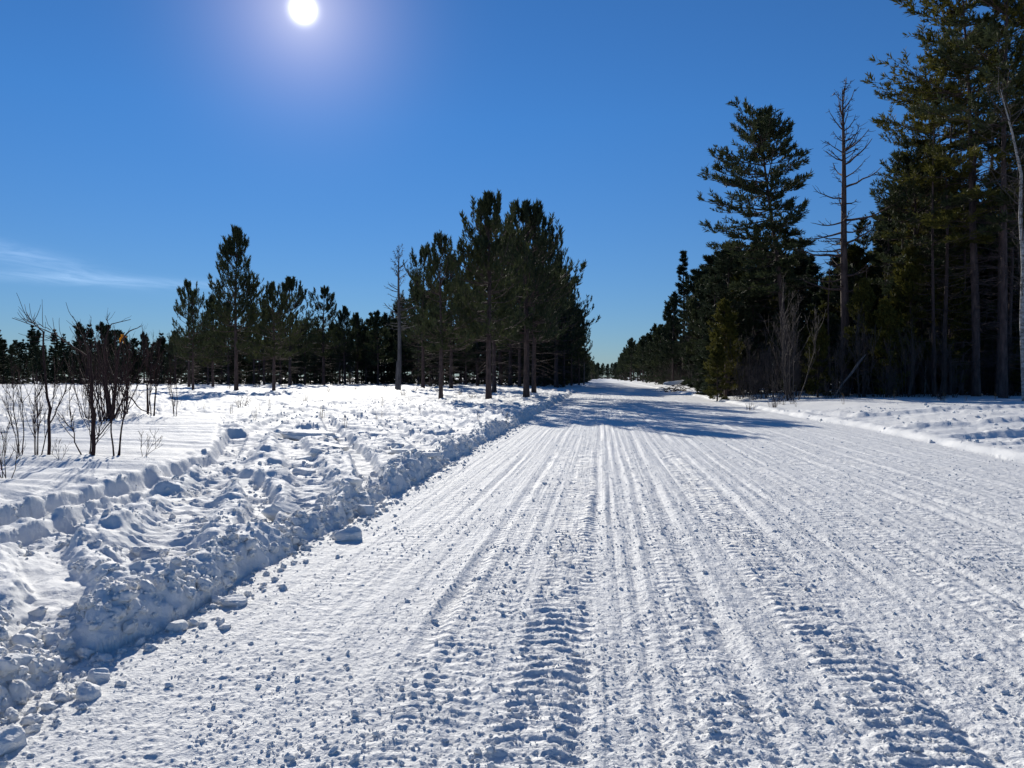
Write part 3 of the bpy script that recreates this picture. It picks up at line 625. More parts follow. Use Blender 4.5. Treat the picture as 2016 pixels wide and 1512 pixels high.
    blades(cg, T_, D_, S_, k, rg, wid, spread, 0.6, droop)
    # dead limbs on the lower trunk
    if dead:
        zd = rg.uniform(min(1.4, cb * .4), cb + (H - cb) * 0.25, dead); azd = rg.uniform(0, 6.28, dead); Ld = rg.uniform(0.3, 1.0, dead) * R * 0.8
        Pd = curve(spine(zd), azd, rg.normal(-0.05, 0.15, dead), Ld, 5, -0.15, rg, 0.12)
        lg.tubes(Pd, 0.016 * np.linspace(1, 0.35, 5)[None] * np.ones((dead, 1)), 3)
        q, d = interp(Pd, rg.uniform(0.35, 0.95, (dead, 4)))
        P3 = curve(q.reshape(-1, 3), (np.arctan2(d[..., 1], d[..., 0]) + rg.choice([-1, 1], d.shape[:2]) * 0.8).ravel(), rg.normal(-0.05, 0.3, dead * 4), rg.uniform(.15, .5, dead * 4) * R * .5, 4, 0, rg, .15)
        lg.tubes(P3, 0.008 * np.linspace(1, 0.5, 4)[None] * np.ones((len(P3), 1)), 3)
    bark = bark or M_BARK
    return dict(kind=kind, H=H, trunk=tg.mesh(kind + '_trunk', bark), limbs=lg.mesh(kind + '_limbs', bark), crown=cg.mesh(kind + '_crown', leaf, False))
def place(T, x, y, H, rz, label, group=None, cat='tree', zoff=0.0, wide=1.0):
    r = obj(T['kind'], None, label=label, category=cat, group=group)
    s = H / T['H']; r.location = (x, y, hz(x, y) + zoff); r.rotation_euler = (0, 0, rz); r.scale = (s * wide, s * wide, s)
    for part in ('trunk', 'limbs', 'crown', 'stems', 'twigs', 'leaves', 'snow_cap'):
        if T.get(part): obj(part, T[part], r)
    return r
def hgt(py_top, yc, gh=0.3): return (HZ - py_top) / F * yc + CAMH - gh

RP = [conifer('red_pine', 101, 14, 3.8, 3.3, 105, 'dome', -16, 60, 0.85, .44, 13, M_PINE, dead=40, upturn=1.2, wid=.07, gaps=.25, spread=.48, sub=.8),
      conifer('red_pine', 102, 14, 3.6, 3.4, 105, 'dome', -14, 60, 0.85, .44, 13, M_PINE, dead=40, upturn=1.2, wid=.07, gaps=.2, spread=.48, sub=.8),
      conifer('red_pine', 103, 14, 4.4, 3.4, 85, 'oval', -12, 50, 0.8, .42, 13, M_PINE, dead=50, upturn=1.1, wid=.07, gaps=.28, spread=.5, sub=.8),
      conifer('red_pine', 104, 14, 2.8, 3.1, 125, 'round', -10, 55, 0.7, .42, 13, M_PINE, dead=36, upturn=1.1, wid=.07, gaps=.12, spread=.5, sub=.8)]
RPF = [conifer('pine', 111, 12, 2.6, 2.3, 70, 'round', -8, 55, 0.6, .55, 9, M_DARK, dead=16, sub=.6, upturn=.9, wid=.12, gaps=.2, sides=5),
       conifer('pine', 112, 12, 3.4, 2.4, 60, 'oval', -8, 55, 0.6, .55, 9, M_PINE, dead=16, sub=.6, upturn=.9, wid=.12, gaps=.3, sides=5)]
SP = [conifer('spruce', 121, 12, 0.15, 2.1, 120, 'cone', -18, 35, 0.25, .36, 13, M_DARK, dead=0, sub=.75, upturn=.1, wid=.105, gaps=.15, droop=.15, sides=5),
      conifer('spruce', 122, 12, 0.2, 2.5, 120, 'cone', -22, 35, 0.3, .36, 13, M_DARK, dead=6, sub=.75, upturn=.15, wid=.105, gaps=.25, droop=.1, sides=5),
      conifer('spruce', 123, 12, 0.15, 2.0, 110, 'round', -15, 40, 0.3, .36, 13, M_DARK, dead=0, sub=.75, upturn=.3, wid=.105, gaps=.2, sides=5)]
OL = [conifer('cedar', 131, 7, 0.3, 1.5, 130, 'round', -5, 50, 0.4, .26, 12, M_OLIVE, dead=0, sub=.8, upturn=.4, wid=.12, gaps=.2, spread=.9, sides=5),
      conifer('young_pine', 132, 9, 0.8, 1.8, 110, 'round', -5, 50, 0.5, .34, 12, M_OLIVE, dead=8, sub=.8, upturn=.5, wid=.10, gaps=.25, sides=5)]
TALL = [conifer('tall_pine', 141, 19, 7.2, 3.5, 150, 'flat', -20, 30, 0.3, .42, 14, M_PINE, lean=-0.10, asym=.22, dead=60, upturn=.45, wid=.085, gaps=.25, sides=8, r0=.22, sub=.9),
        conifer('tall_pine', 142, 24, 8.5, 4.6, 105, 'flat', -14, 34, 0.2, .38, 13, M_OLIVE, lean=-0.03, dead=90, upturn=.4, wid=.085, gaps=.42, sides=8, r0=.17),
        conifer('tall_pine', 143, 22, 7.5, 3.8, 82, 'flat', -10, 35, 0.2, .34, 13, M_PINE, dead=70, upturn=.4, wid=.085, gaps=.4, sides=8, r0=.16)]

def bare(kind, seed, nst, H, rbase, spread, m1, m2, m3=0, bark=None, r0=.02, wob=.10, tw=.0032, ratio=.5, bend=.3):
    rg = np.random.default_rng(seed); g = Geo(); g2 = Geo()
    az = rg.uniform(0, 6.28, nst); st = np.stack([np.cos(az), np.sin(az), 0 * az], -1) * rg.uniform(0, rbase, (nst, 1)); st[:, 2] = -0.08
    e0 = np.pi / 2 - spread * rg.uniform(0.15, 1.0, nst); L = H * rg.uniform(0.6, 1.08, nst)
    P = curve(st, az, e0, L, 9, bend, rg, wob)
    rs = r0 * (L / H)[:, None] * np.linspace(1, 0.22, 9)[None]; g.tubes(P, rs, 5)
    lev = P; Ll = L; rr = r0
    for q, m in enumerate((m1, m2, m3)):
        if not m: break
        s = rg.uniform(0.22, 0.98, (len(lev), m)); Q, Td = interp(lev, s)
        Lc = (Ll[:, None] * ratio * (1.15 - 0.7 * s) * rg.uniform(0.5, 1.2, s.shape)).ravel()
        D = unit(Td + unit(rg.normal(0, 1, Td.shape)) * 0.75 + np.array([0, 0, 0.25])).reshape(-1, 3)
        C = curve(Q.reshape(-1, 3), np.arctan2(D[:, 1], D[:, 0]), np.arcsin(np.clip(D[:, 2], -1, 1)), Lc, 6 if q == 0 else 4, bend * .6, rg, wob * 1.2)
        rr = max(rr * 0.45, tw); g2.tubes(C, rr * np.linspace(1, 0.4, C.shape[1])[None] * np.ones((len(C), 1)), 3)
        lev = C; Ll = Lc
    return dict(kind=kind, H=H, stems=g.mesh(kind + '_stems', bark or M_TWIG), twigs=g2.mesh(kind + '_twigs', bark or M_TWIG))
SH = [bare('bare_shrub', 201, 5, 2.0, .12, .5, 8, 4, 0, M_TWIG, .017, .10),
      bare('bare_shrub', 202, 3, 2.4, .10, .35, 9, 4, 0, M_TWIG, .022, .10),
      bare('bare_shrub', 203, 9, 3.2, .35, .6, 7, 4, 0, M_TWIG, .024, .09),
      bare('bare_shrub', 204, 4, 1.0, .06, .9, 5, 3, 0, M_TWIG, .010, .13)]
TH = [bare('bare_thicket', 211, 9, 4.5, .5, .55, 9, 6, 0, M_TWIG2, .03, .09, .007),
      bare('bare_thicket', 212, 6, 6.5, .4, .4, 10, 6, 0, M_TWIG2, .045, .09, .008),
      bare('bare_thicket', 213, 14, 2.4, .6, .8, 7, 4, 0, M_TWIG2, .018, .1, .006)]
TF = [bare('twig_tuft', 221, 16, .7, .22, .7, 3, 2, 0, M_TWIG, .008, .1, .004),
      bare('dry_weed', 222, 5, .45, .08, .6, 3, 0, 0, M_STRAW, .005, .12, .003)]

def snag(kind, seed, H, n, R, bark, r0, lean=0, top=0.0, zb=.25, thick=1.0):
    rg = np.random.default_rng(seed); g = Geo(); l = Geo(); zz = np.linspace(-.4, H, 14)
    sp = lambda z: np.stack([lean * z + .06 * np.sin(z * .5), .06 * np.sin(z * .4 + 1), z], -1)
    rr = r0 * (1 - np.clip(zz / H, 0, 1)) ** 0.7 + .015; g.tubes(sp(zz)[None], rr[None], 8)
    t = np.sort(rg.uniform(zb, .985, n)); az = rg.uniform(0, 6.28, n); L = R * (1.05 - t * .8) * rg.uniform(.4, 1.15, n) + .15
    e0 = np.radians(-8 + 60 * np.clip((t - .5) * 2, 0, 1) ** 1.2) + rg.normal(0, .15, n)
    P = curve(sp(t * H), az, e0, L, 7, .55, rg, .11); rb = np.clip(r0 * .26 * (L / R) * thick, .014, .13)
    l.tubes(P, rb[:, None] * np.linspace(1, .25, 7)[None], 4)
    s = rg.uniform(.3, .98, (n, 7)); Q, D = interp(P, s); Lc = (L[:, None] * .33 * rg.uniform(.3, 1.1, s.shape)).ravel()
    C = curve(Q.reshape(-1, 3), (np.arctan2(D[..., 1], D[..., 0]) + rg.choice([-1, 1], s.shape) * rg.uniform(.5, 1.1, s.shape)).ravel(), rg.normal(.1, .35, s.size), Lc, 5, .2, rg, .16)
    l.tubes(C, .012 * thick * np.linspace(1, .45, 5)[None] * np.ones((len(C), 1)), 3)
    return dict(kind=kind, H=H, trunk=g.mesh(kind + '_trunk', bark), limbs=l.mesh(kind + '_limbs', bark))
SN_L = snag('dead_pine', 301, 12, 60, 2.3, M_GREY, .18, .005, zb=.42, thick=1.5)
SN_R = snag('dead_pine', 302, 20, 74, 4.3, M_BARK, .30, -.012, zb=.33, thick=1.7)

U = lambda a, b: random.uniform(a, b)
def where_l(px):
    for lim, t in ((-20, 'past the left edge'), (90, 'behind the thick stem'), (170, 'behind the forked shrub branches'), (270, 'behind the dense shrub clumps'), (340, 'right of the shrubs'),
                   (430, 'behind the ragged pine'), (510, 'behind the tall conical pine'), (600, 'behind the twin-looking pine'), (680, 'behind the isolated pine'),
                   (770, 'left of the grey snag'), (860, 'behind the grey snag')):
        if px < lim: return t
    return 'behind the roadside stand'
def where_r(px):
    for lim, t in ((1460, 'at the corner by the road'), (1540, 'left of the leaning pine trunk'), (1610, 'right of the leaning pine trunk'), (1690, 'around the dead pine'), (1780, 'right of the dead pine'),
                   (1860, 'left of the giant pines'), (1940, 'behind the first giant pine'), (2010, 'behind the birch')):
        if px < lim: return t
    return 'beyond the right picture edge'
# --- pines of the left stand: (base x, base y in the photo, top y, model, width, label)
G_ST = 'pines standing between the snow field and the road'
stand = [
 (962, 785, 381, 0, 1.10, 'tallest pine of the roadside stand, straight trunk nearest the camera'),
 (1036, 780, 398, 1, 1.15, 'broad full-crowned pine closest to the road edge, second tallest of the stand'),
 (868, 786, 469, 2, 0.95, 'front left pine of the stand with shaded trunk and thin dead lower limbs'),
 (833, 764, 500, 2, 0.95, 'slim pine immediately right of the leafless grey snag'),
 (465, 769, 458, 3, .92, 'tall conical pine standing alone above its neighbours on the left field'),
 (380, 769, 575, 2, 0.9, 'ragged one-sided pine at the left end of the row, left of the tall conical pine'),
 (539, 769, 556, 0, 1.1, 'twin-looking broad pine just right of the tall conical pine'),
 (571, 759, 550, 1, 1.1, 'rounded pine behind the broad one right of the tall conical pine'),
 (637, 758, 573, 2, 1.15, 'isolated pine with long bare pale trunk and open crown in mid field'),
 (1095, 762, 523, 1, 1.3, 'pine bulging over the road on the right flank of the stand'),
 (1051, 772, 430, 0, 1.0, 'pine hidden behind the broad roadside pine, trunk touching it in view'),
 (973, 772, 440, 2, 1.0, 'pine directly behind the tallest one, trunks side by side'),
 (888, 764, 505, 1, 1.0, 'pine behind the front left one, dark trunk just right of it'),
]
for px, py, ty, m, w, lb in stand:
    gh = .28; x, y = g2w(px, py, gh); yc = depth(x, y)
    place(RP[m], x, y, hgt(ty, yc, gh) - .45, U(0, 6.28), lb, G_ST, wide=w * 1.08)
back = [(824, 757, 560), (907, 755.5, 560), (1005, 760, 470), (1023, 762, 500), (1070, 760, 480), (1110, 759, 560), (1125, 758, 600), (1140, 757, 615), (985, 758, 480), (940, 757, 520),
        (865, 757, 580), (1085, 757, 540), (1040, 758, 500), (419, 761, 590), (372, 762, 566), (600, 757, 640), (450, 757, 600), (500, 757, 610), (520, 758, 600),(678, 757, 612), (704, 756, 622), (744, 757, 622), (720, 756, 650), (655, 756, 640), (790, 756, 600), (410, 757, 620), (345, 757, 655), (552, 757, 620), (585, 756, 640)]
for i, (px, py, ty) in enumerate(back):
    gh = .28; x, y = g2w(px, py, gh); yc = depth(x, y)
    place(random.choice(RP + RPF[1:]) if i < 13 else random.choice(RP + RPF), x, y, hgt(ty, yc, gh), U(0, 6.28),
          'dark pine among the inner trees of the roadside stand, ' + ('left half' if px < 950 else 'behind the two front trunks' if px < 1045 else 'right end') if i < 13 else ('taller' if ty < 612 else 'shorter') + ' pine in the loose second row, ' + where_l(px),
          'inner pines of the roadside stand' if i < 13 else 'second row pines on the left field', wide=U(.95, 1.2))
x, y = g2w(785, 768, .3); place(SN_L, x, y, hgt(486, depth(x, y)), 0.4, 'leafless grey snag with short upswept limbs left of the roadside stand', cat='dead tree')
x, y = pd(1150, 150); place(snag('dead_pine', 303, 15, 40, 3.0, M_GREY, .16, .0, zb=.6), x, y, hgt(632, 150), 1.0, 'bare leafless treetop rising above the end of the left stand over the road', cat='dead tree')
x, y = g2w(667, 757, .25); place(bare('bare_sapling', 231, 1, 5, .01, .05, 14, 3, 0, M_GREY, .05), x, y, 5.5, 0, 'thin bare sapling left of two on the middle of the field edge', cat='sapling')
x, y = g2w(692, 758, .25); place(bare('bare_sapling', 232, 1, 5, .01, .08, 14, 3, 0, M_GREY, .05), x, y, 5, 0, 'thin bare sapling right of two on the middle of the field edge', cat='sapling')
# broken stub beside the snag
g = Geo(); g.tubes(np.array([[[0, 0, -.3], [0, 0, .5], [.02, .01, 1.6], [.04, 0, 2.5], [.03, .02, 2.95], [-.03, 0, 3.2]]]), np.array([[.17, .14, .13, .12, .09, .01]]), 9)
x, y = g2w(780, 766, .3); r = obj('tree_stub', g.mesh('tree_stub', M_GREY), label='short broken pale trunk leaning on the leafless grey snag', category='tree stub'); r.location = (x, y, hz(x, y)); r.rotation_euler = (0, .03, 0)

# --- far wood beyond the left field
def far_row(n, x0, x1, yc0, yc1, top, models, label, group, jit=12):
    for i in range(n):
        px = x0 + (x1 - x0) * (i + U(.1, .9)) / n; yc = U(yc0, yc1)
        x, y = pd(px, yc); ty = top(px) + U(-jit, jit) * 150 / yc
        T = random.choice(models); w = U(.9, 1.35); place(T, x, y, max(3.5, hgt(ty, yc)), U(0, 6.28), ('slim' if w < 1.1 else 'broad') + ' dark ' + T['kind'] + label + where_l(px), group, wide=w)
FT = lambda px: 663 if px < 330 else (655 if px < 640 else 642)
far_row(84, -200, 1020, 148, 165, lambda p: FT(p) + 14, SP + RPF[:1], ' in front rank of far wood, ', 'far wood, front rank', 26)
far_row(80, -240, 1130, 168, 190, lambda p: FT(p) + 2, SP + RPF[:1], ' in second rank of far wood, ', 'far wood, rear rank', 30)
far_row(60, -260, 1160, 195, 230, lambda p: FT(p) + 10, SP, ' deep in the far wood, ', 'far wood, deep rank', 8)
# --- the two walls of trees narrowing to the end of the road
def wall(side, label, group, specs):
    for (Y0, Y1, n, xa, xb, h0, h1) in specs:
        for i in range(n):
            Y = Y0 * (Y1 / Y0) ** ((i + U(0, 1)) / n); X = side * U(xa, xb); T = random.choice(SP + RPF)
            place(T, X, Y, U(h0, h1), U(0, 6.28), label + (', nearest stretch' if Y < 160 else ', middle stretch' if Y < 320 else ', farthest stretch') + (', front' if abs(X) < 12 else ', behind the front'), group, wide=U(1.0, 1.4))
wall(-1, 'dark conifer in the left roadside wall of trees', 'left roadside wall of trees', [(105, 170, 12, 6.5, 10.5, 11, 14), (170, 330, 22, 6.2, 11, 10.5, 14), (330, 800, 30, 5.6, 11, 11, 14), (110, 300, 22, 12, 26, 11, 14.5)])
wall(1, 'dark conifer in the right roadside wall of trees', 'right roadside wall of trees', [(140, 240, 18, 11.5, 15, 10.5, 13.5), (100, 200, 16, 17, 26, 12, 17), (240, 800, 38, 10, 15, 11, 14.5), (200, 400, 12, 18, 30, 11, 15)])
wall(1, 'conifer closing the view at the far end of the road', 'trees across the end of the road', [(830, 900, 16, -8, 24, 13, 17)])
wall(-1, 'conifer left of the far end of the road', 'trees across the end of the road, left', [(830, 900, 10, 2, 24, 13, 17)])

# --- right forest
def rt(T, px, yc, ty, rz, label, group=None, wide=1.0, gh=.5, cat='tree'):
    x, y = pd(px, yc); return place(T, x, y, hgt(ty, yc, gh), rz, label, group, cat, wide=wide)
rt(TALL[0], 1552, 54, 236, .0, 'tall leaning pine with dense layered crown left of the bare snag at the forest edge', wide=1.05)
rt(SN_R, 1664, 51, 172, .3, 'tall dead pine with crooked bare limbs rising against the blue sky', cat='dead tree')
rt(TALL[1], 1922, 47, -60, .1, 'giant olive-tinged pine whose crown overhangs the upper right sky', wide=1.15)
rt(TALL[2], 1975, 44, -160, 2.2, 'tallest dark trunk near the right picture edge, top out of frame')
rt(TALL[1], 1838, 52, 175, 5.0, 'tall pine whose lower limbs hang left of the giant pines, upper crown in open sky', wide=.95)
rt(TALL[2], 2040, 46, -60, 4.2, 'tall pine at the extreme right partly cut off by the picture edge')
rt(TALL[1], 1860, 55, 90, 3.4, 'tall pine standing behind the giant olive-tinged pine, crown lower and to the left', wide=.8)
rt(TALL[0], 1795, 52, 322, 1.3, 'medium pine with flat olive crown between the dead pine and the giants')
rt(TALL[2], 1700, 60, 430, 1.0, 'pine with a sideways bough just right of the dead pine trunk', wide=.9)
POINTED = conifer('spruce', 151, 20, 1.0, 2.6, 190, 'cone', -22, 30, 0.25, .40, 12, M_DARK, dead=6, sub=.9, upturn=.05, wid=.09, gaps=.15, sides=5)
rt(POINTED, 1346, 120, 500, 0, 'slender pointed spruce sticking out above the right roadside trees', gh=.4, wide=1.0)
rt(SP[2], 1378, 100, 540, 0, 'dense conifer right behind the slender pointed spruce', gh=.4, wide=1.1)
rt(RPF[0], 1325, 118, 585, 1, 'dark pine left of the slender pointed spruce', gh=.4, wide=1.0)
rt(RPF[1], 1385, 92, 560, 1, 'dark pine at the left shoulder of the near right forest', gh=.4)
rt(SP[2], 1432, 60, 478, 0, 'massive dense green conifer under the leaning pine at the forest corner', wide=1.15)
rt(SP[1], 1490, 62, 455, 2, 'dense dark conifer behind the leaning pine', wide=1.1)
rt(OL[1], 1428, 55, 590, 0, 'olive-green young pine at the corner where forest meets road', wide=1.15)
rt(OL[0], 1412, 52, 668, 1, 'low bushy olive cedar nearest the road at the forest corner', wide=1.1)
rt(OL[1], 1700, 49, 560, 2, 'olive young pine just right of the dead pine trunk')
rt(OL[0], 1745, 47, 600, 3, 'olive cedar lit at the front of the right forest')
rt(OL[1], 1790, 50, 500, 4, 'taller olive young pine below the flat-crowned pine')
rt(OL[1], 1870, 50, 520, 1, 'olive young pine under the giant pine')
rt(OL[0], 1610, 48, 640, 1, 'olive cedar left of the dead pine base')
G1 = 'mixed conifers filling the right forest'
for i in range(44):
    px = 1380 + 760 * (i + U(0, 1)) / 44; yc = U(55, 75); ty = (500 if px < 1740 else 370) + U(-25, 90)
    T = random.choice(SP + OL[1:] + RPF); rt(T, px, yc, ty, U(0, 6.28), 'shaded ' + T['kind'].replace('_', ' ') + ' in the right forest, ' + where_r(px), G1, U(.9, 1.2))
for i in range(40):
    px = 1360 + 900 * (i + U(0, 1)) / 40; yc = U(78, 105); ty = (520 if px < 1740 else 400) + U(-20, 60)
    T = random.choice(SP); rt(T, px, yc, ty, U(0, 6.28), ('broad' if i % 2 else 'slim') + ' black-green spruce deep in the right forest, ' + where_r(px), 'spruces deep in the right forest', U(1.1, 1.5))
for i in range(26):
    px = 1570 + 540 * (i + U(0, 1)) / 26; yc = U(50, 62); ty = U(600, 690)
    T = random.choice(SP + OL); rt(T, px, yc, ty, U(0, 6.28), 'small understory ' + T['kind'].replace('_', ' ') + ' of the right forest, ' + where_r(px), 'understory conifers of the right forest', U(1.1, 1.6))
for i in range(20):
    px = 1600 + 480 * (i + U(0, 1)) / 20; yc = U(47, 66); ty = U(100, 420) if px > 1760 else U(480, 560)
    x, y = pd(px, yc); place(snag('slim_trunk', 330, 15, 26, 1.6, M_BARK, .10, .01, zb=.2) if i == 0 else SLIM, x, y, hgt(ty, yc, .5), U(0, 6.28), ('shorter' if ty > 260 else 'taller') + ' slim straight trunk in the right forest, ' + where_r(px), 'slim trunks of the right forest', cat='tree trunk', wide=U(.9, 1.3)) if i else None
    if i == 0: SLIM = snag('slim_trunk', 331, 15, 26, 1.6, M_BARK, .10, .01, zb=.2)
# leafless understory along the forest edge
G2 = 'leafless thickets along the right forest edge'
for i in range(40):
    px = 1440 + 640 * (i + U(0, 1)) / 40; yc = U(44.5, 54); T = random.choice(TH + TH[2:])
    x, y = pd(px, yc); place(T, x, y, T['H'] * U(.35, .85), U(0, 6.28), ('low' if T is TH[2] else 'tall spreading' if T is TH[0] else 'tall upright') + ' leafless thicket before the right forest, ' + where_r(px), G2, 'bush')
for i in range(26):
    Y = 52 * (170 / 52) ** ((i + U(0, 1)) / 26); X = U(9.2, 11) + .01 * Y; T = random.choice(TH[:1] + TH[2:])
    place(T, X, Y, T['H'] * U(.5, .9), U(0, 6.28), 'low leafless brush lining the right side of the road', 'roadside brush on the right', 'bush')
for px, yc, s, lb in [(1560, 45, 1.0, 'tall pale-stemmed leafless tree with many upright forks left of the dead pine'), (1365, 100, 1.0, 'crooked pale leafless birch in front of the dark roadside trees')]:
    x, y = pd(px, yc); place(TH[1], x, y, hgt(560 if px > 1500 else 620, yc, .5), 1.0, lb, None, 'tree')
# white birch at the picture edge
def birch():
    g, l = Geo(), Geo()
    P = np.array([[[0, 0, -.3], [-.10, 0, 1.5], [-.22, 0, 4], [-.15, 0, 6.5], [-.35, 0, 9], [-.25, .1, 11], [-.8, .1, 13], [-1.5, .2, 15.2]]]); P -= P[:, :1] * [1, 1, 0]
    g.tubes(P, np.array([[.17, .15, .14, .12, .11, .09, .06, .02]]), 9)
    rg = np.random.default_rng(5); s = rg.uniform(.35, .97, (1, 34)); Q, D = interp(P, s); n = 34
    C = curve(Q[0], rg.uniform(0, 6.28, n), rg.uniform(.2, 1.0, n), rg.uniform(1.0, 3.2, n), 7, .3, rg, .16); l.tubes(C, np.linspace(.03, .008, 7)[None] * np.ones((n, 1)), 4)
    s = rg.uniform(.3, 1, (n, 9)); Q, D = interp(C, s)
    C2 = curve(Q.reshape(-1, 3), rg.uniform(0, 6.28, n * 9), rg.normal(.3, .4, n * 9), rg.uniform(.3, 1.2, n * 9), 5, .1, rg, .2); l.tubes(C2, .008 * np.ones((n * 9, 5)), 3)
    return dict(kind='birch', H=15.2, trunk=g.mesh('birch_trunk', M_BIRCH), limbs=l.mesh('birch_limbs', M_TWIG2))
BI = birch()
rt(BI, 2018, 38, 170, .0, 'white-barked birch with crooked fork at the right picture edge', wide=.75)
rt(BI, 1820, 52, 690, 2.0, 'short pale birch trunk glimpsed in the gloom left of the giant pines', wide=1.6)
rt(BI, 1740, 56, 500, 2.0, 'pale birch stem half hidden behind the olive cedars', wide=.7)
# broken trunk leaning in the gloom
x, y = pd(1640, 46); g = Geo()
g.tubes(np.array([[[0, 0, -.1], [.5, 0, .8], [1.1, .1, 1.5], [1.5, .1, 2.1], [1.9, .15, 2.6]]]), np.array([[.03, .05, .07, .08, .04]]), 7)
r = obj('leaning_log', None, label='broken pale log slanting up out of the brush below the dead pine', category='fallen log'); r.location = (x, y, hz(x, y))
obj('trunk', g.mesh('leaning_log', M_GREY), r)
rg = np.random.default_rng(9); g = Geo(); n = 26
C = curve(np.stack([rg.uniform(0, 1.9, n), np.zeros(n), rg.uniform(.3, 2.4, n)], -1), rg.uniform(0, 6.28, n), rg.normal(-.2, .5, n), rg.uniform(.5, 1.9, n), 6, -.2, rg, .15); g.tubes(C, np.linspace(.018, .006, 6)[None] * np.ones((n, 1)), 3)
obj('limbs', g.mesh('leaning_log_limbs', M_TWIG2), r)
# snow-capped brush pile by the road
x, y = pd(1329, 84); r = obj('brush_pile', None, label='snow-capped brush heap arching beside the road ahead on the right', category='brush pile'); r.location = (x, y, hz(x, y))
rg = np.random.default_rng(19); g = Geo(); n = 60
C = curve(np.stack([rg.uniform(-1.2, 1.2, n), rg.uniform(-.5, .5, n), rg.uniform(-.1, .3, n)], -1), rg.uniform(0, 6.28, n), rg.uniform(.1, 1.2, n), rg.uniform(.6, 1.6, n), 6, -1.2, rg, .2); g.tubes(C, np.linspace(.035, .012, 6)[None] * np.ones((n, 1)), 4)
obj('branches', g.mesh('brush_branches', M_BARK), r)
c = obj('snow_cap', CH[4], r); c.scale = (1.35, .7, .28); c.location = (-.05, 0, 1.0); c.rotation_euler = (0, -.12, 0)

# --- shrubs on the near left field
def shr(T, px, py, gh, H, rz, lb, grp='leafless shrubs on the left plateau', wide=1.0, cat='bush'):
    x, y = g2w(px, py, gh); return place(T, x, y, H, rz, lb, grp, cat, wide=wide)
shr(SH[0], 15, 935, .36, 1.0, 0, 'small leafless shrub nearest the left picture edge in front of the others')
shr(SH[1], 41, 891, .36, 1.5, 1, 'thin leafless shrub with leaning stems second from the left edge', wide=.8)
shr(SH[0], 70, 891, .36, 1.9, 2.0, 'reddish multi-stemmed shrub left of the single thick stem', wide=.75)
shr(SH[0], 172, 888, .36, 1.7, 4.0, 'leafless shrub with sideways curving stems left of the forked shrub', wide=1.2)
shr(SH[1], 228, 889, .36, 1.9, 5.0, 'slender upright shrub right of the forked main shrub on the plateau', wide=.9)
shr(SH[3], 283, 889, .36, .75, 3.0, 'low sprig leaning right on the smooth snow plateau')
shr(SH[3], 116, 899, .36, .55, 1.0, 'low bent twig between the thick stem and the curving shrub')
shr(SH[2], 205, 826, .38, 2.7, 0, 'dense dark shrub clump with many stems behind the plateau', wide=.95)
shr(SH[2], 224, 820, .38, 2.75, 2.2, 'second dense shrub clump touching the first on its right', wide=.9)
shr(SH[2], 170, 818, .38, 2.4, 4.2, 'dense shrub clump behind and left of the darkest clump', wide=.8)
shr(SH[1], 290, 814, .38, 2.6, 3.0, 'thin upright shrub stems right of the dense clumps', wide=.9)
shr(SH[1], 300, 815, .38, 2.7, 5.2, 'twin upright stems just right of the thin upright shrub', wide=.8)
shr(SH[0], 250, 812, .38, 2.2, 5.2, 'leafless shrub filling the gap right of the dense clumps', wide=1.2)
shr(SH[1], 345, 818, .38, 2.0, 1.2, 'sparse single shrub at the right end of the shrub row', wide=.7)
# the two hand-shaped ones with long forked tops
def custom(px, py, gh, lines, label, tape=None):
    x, y = g2w(px, py, gh); yc = depth(x, y); r = obj('forked_shrub', None, label=label, category='bush', group='leafless shrubs on the left plateau')
    zb = hz(x, y); r.location = (x, y, zb); r.rotation_euler = (0, 0, YAW)
    g = Geo(); rg = np.random.default_rng(3); tw = Geo()
    for pts, ra, rb, dy in lines:
        P = []
        for k, (qx, qy) in enumerate(pts):
            P.append(((qx - px) / F * yc, dy * k / max(1, len(pts) - 1), (HZ - qy) / F * yc + CAMH - zb))
        P = np.array(P); P[0, 2] = max(P[0, 2], -.05) if abs(pts[0][1] - py) > 3 else -.06
        t = np.linspace(0, 1, 12); q, _ = interp(P[None], t[None]); q[0, 1:-1] += rg.normal(0, .008, (10, 3))
        g.tubes(q, np.linspace(ra, rb, 12)[None], 6)
        m = 7; s = rg.uniform(.25, .95, (1, m)); Q, D = interp(q, s)
        d = unit(D[0] + unit(rg.normal(0, 1, (m, 3))) * .7); C = curve(Q[0], np.arctan2(d[:, 1], d[:, 0]), np.arcsin(d[:, 2]), rg.uniform(.1, .5, m), 6, .2, rg, .12)
        tw.tubes(C, np.linspace(.006, .003, 6)[None] * np.ones((m, 1)), 3)
    obj('stems', g.mesh('forked_stems', M_TWIG), r); obj('twigs', tw.mesh('forked_twigs', M_TWIG), r); return r
custom(95, 889, .36, [([(95, 889), (98, 830), (92, 770), (86, 720), (86, 652)], .026, .013, 0), ([(86, 655), (70, 640), (55, 632), (36, 626)], .012, .005, .1),
                      ([(97, 835), (110, 800), (122, 765), (128, 720)], .012, .005, .2)], 'single thick upright stem with short fork at its top on the plateau')
custom(182, 889, .36, [([(182, 889), (184, 840), (178, 790), (175, 740), (172, 700)], .032, .014, .1), ([(172, 702), (150, 685), (132, 673), (128, 666), (95, 648), (70, 640), (40, 628)], .014, .005, -.2),
                       ([(140, 678), (115, 667), (88, 665), (73, 661)], .008, .004, .1), ([(100, 650), (72, 638), (57, 628)], .006, .003, .0),
                       ([(183, 870), (200, 845), (218, 820), (232, 780), (240, 740)], .012, .006, .3), ([(172, 745), (168, 690), (150, 650), (130, 620)], .012, .004, .2),
                       ([(180, 800), (160, 760), (150, 700)], .012, .004, .4)], 'main forked shrub whose long top branches reach left against the sky')
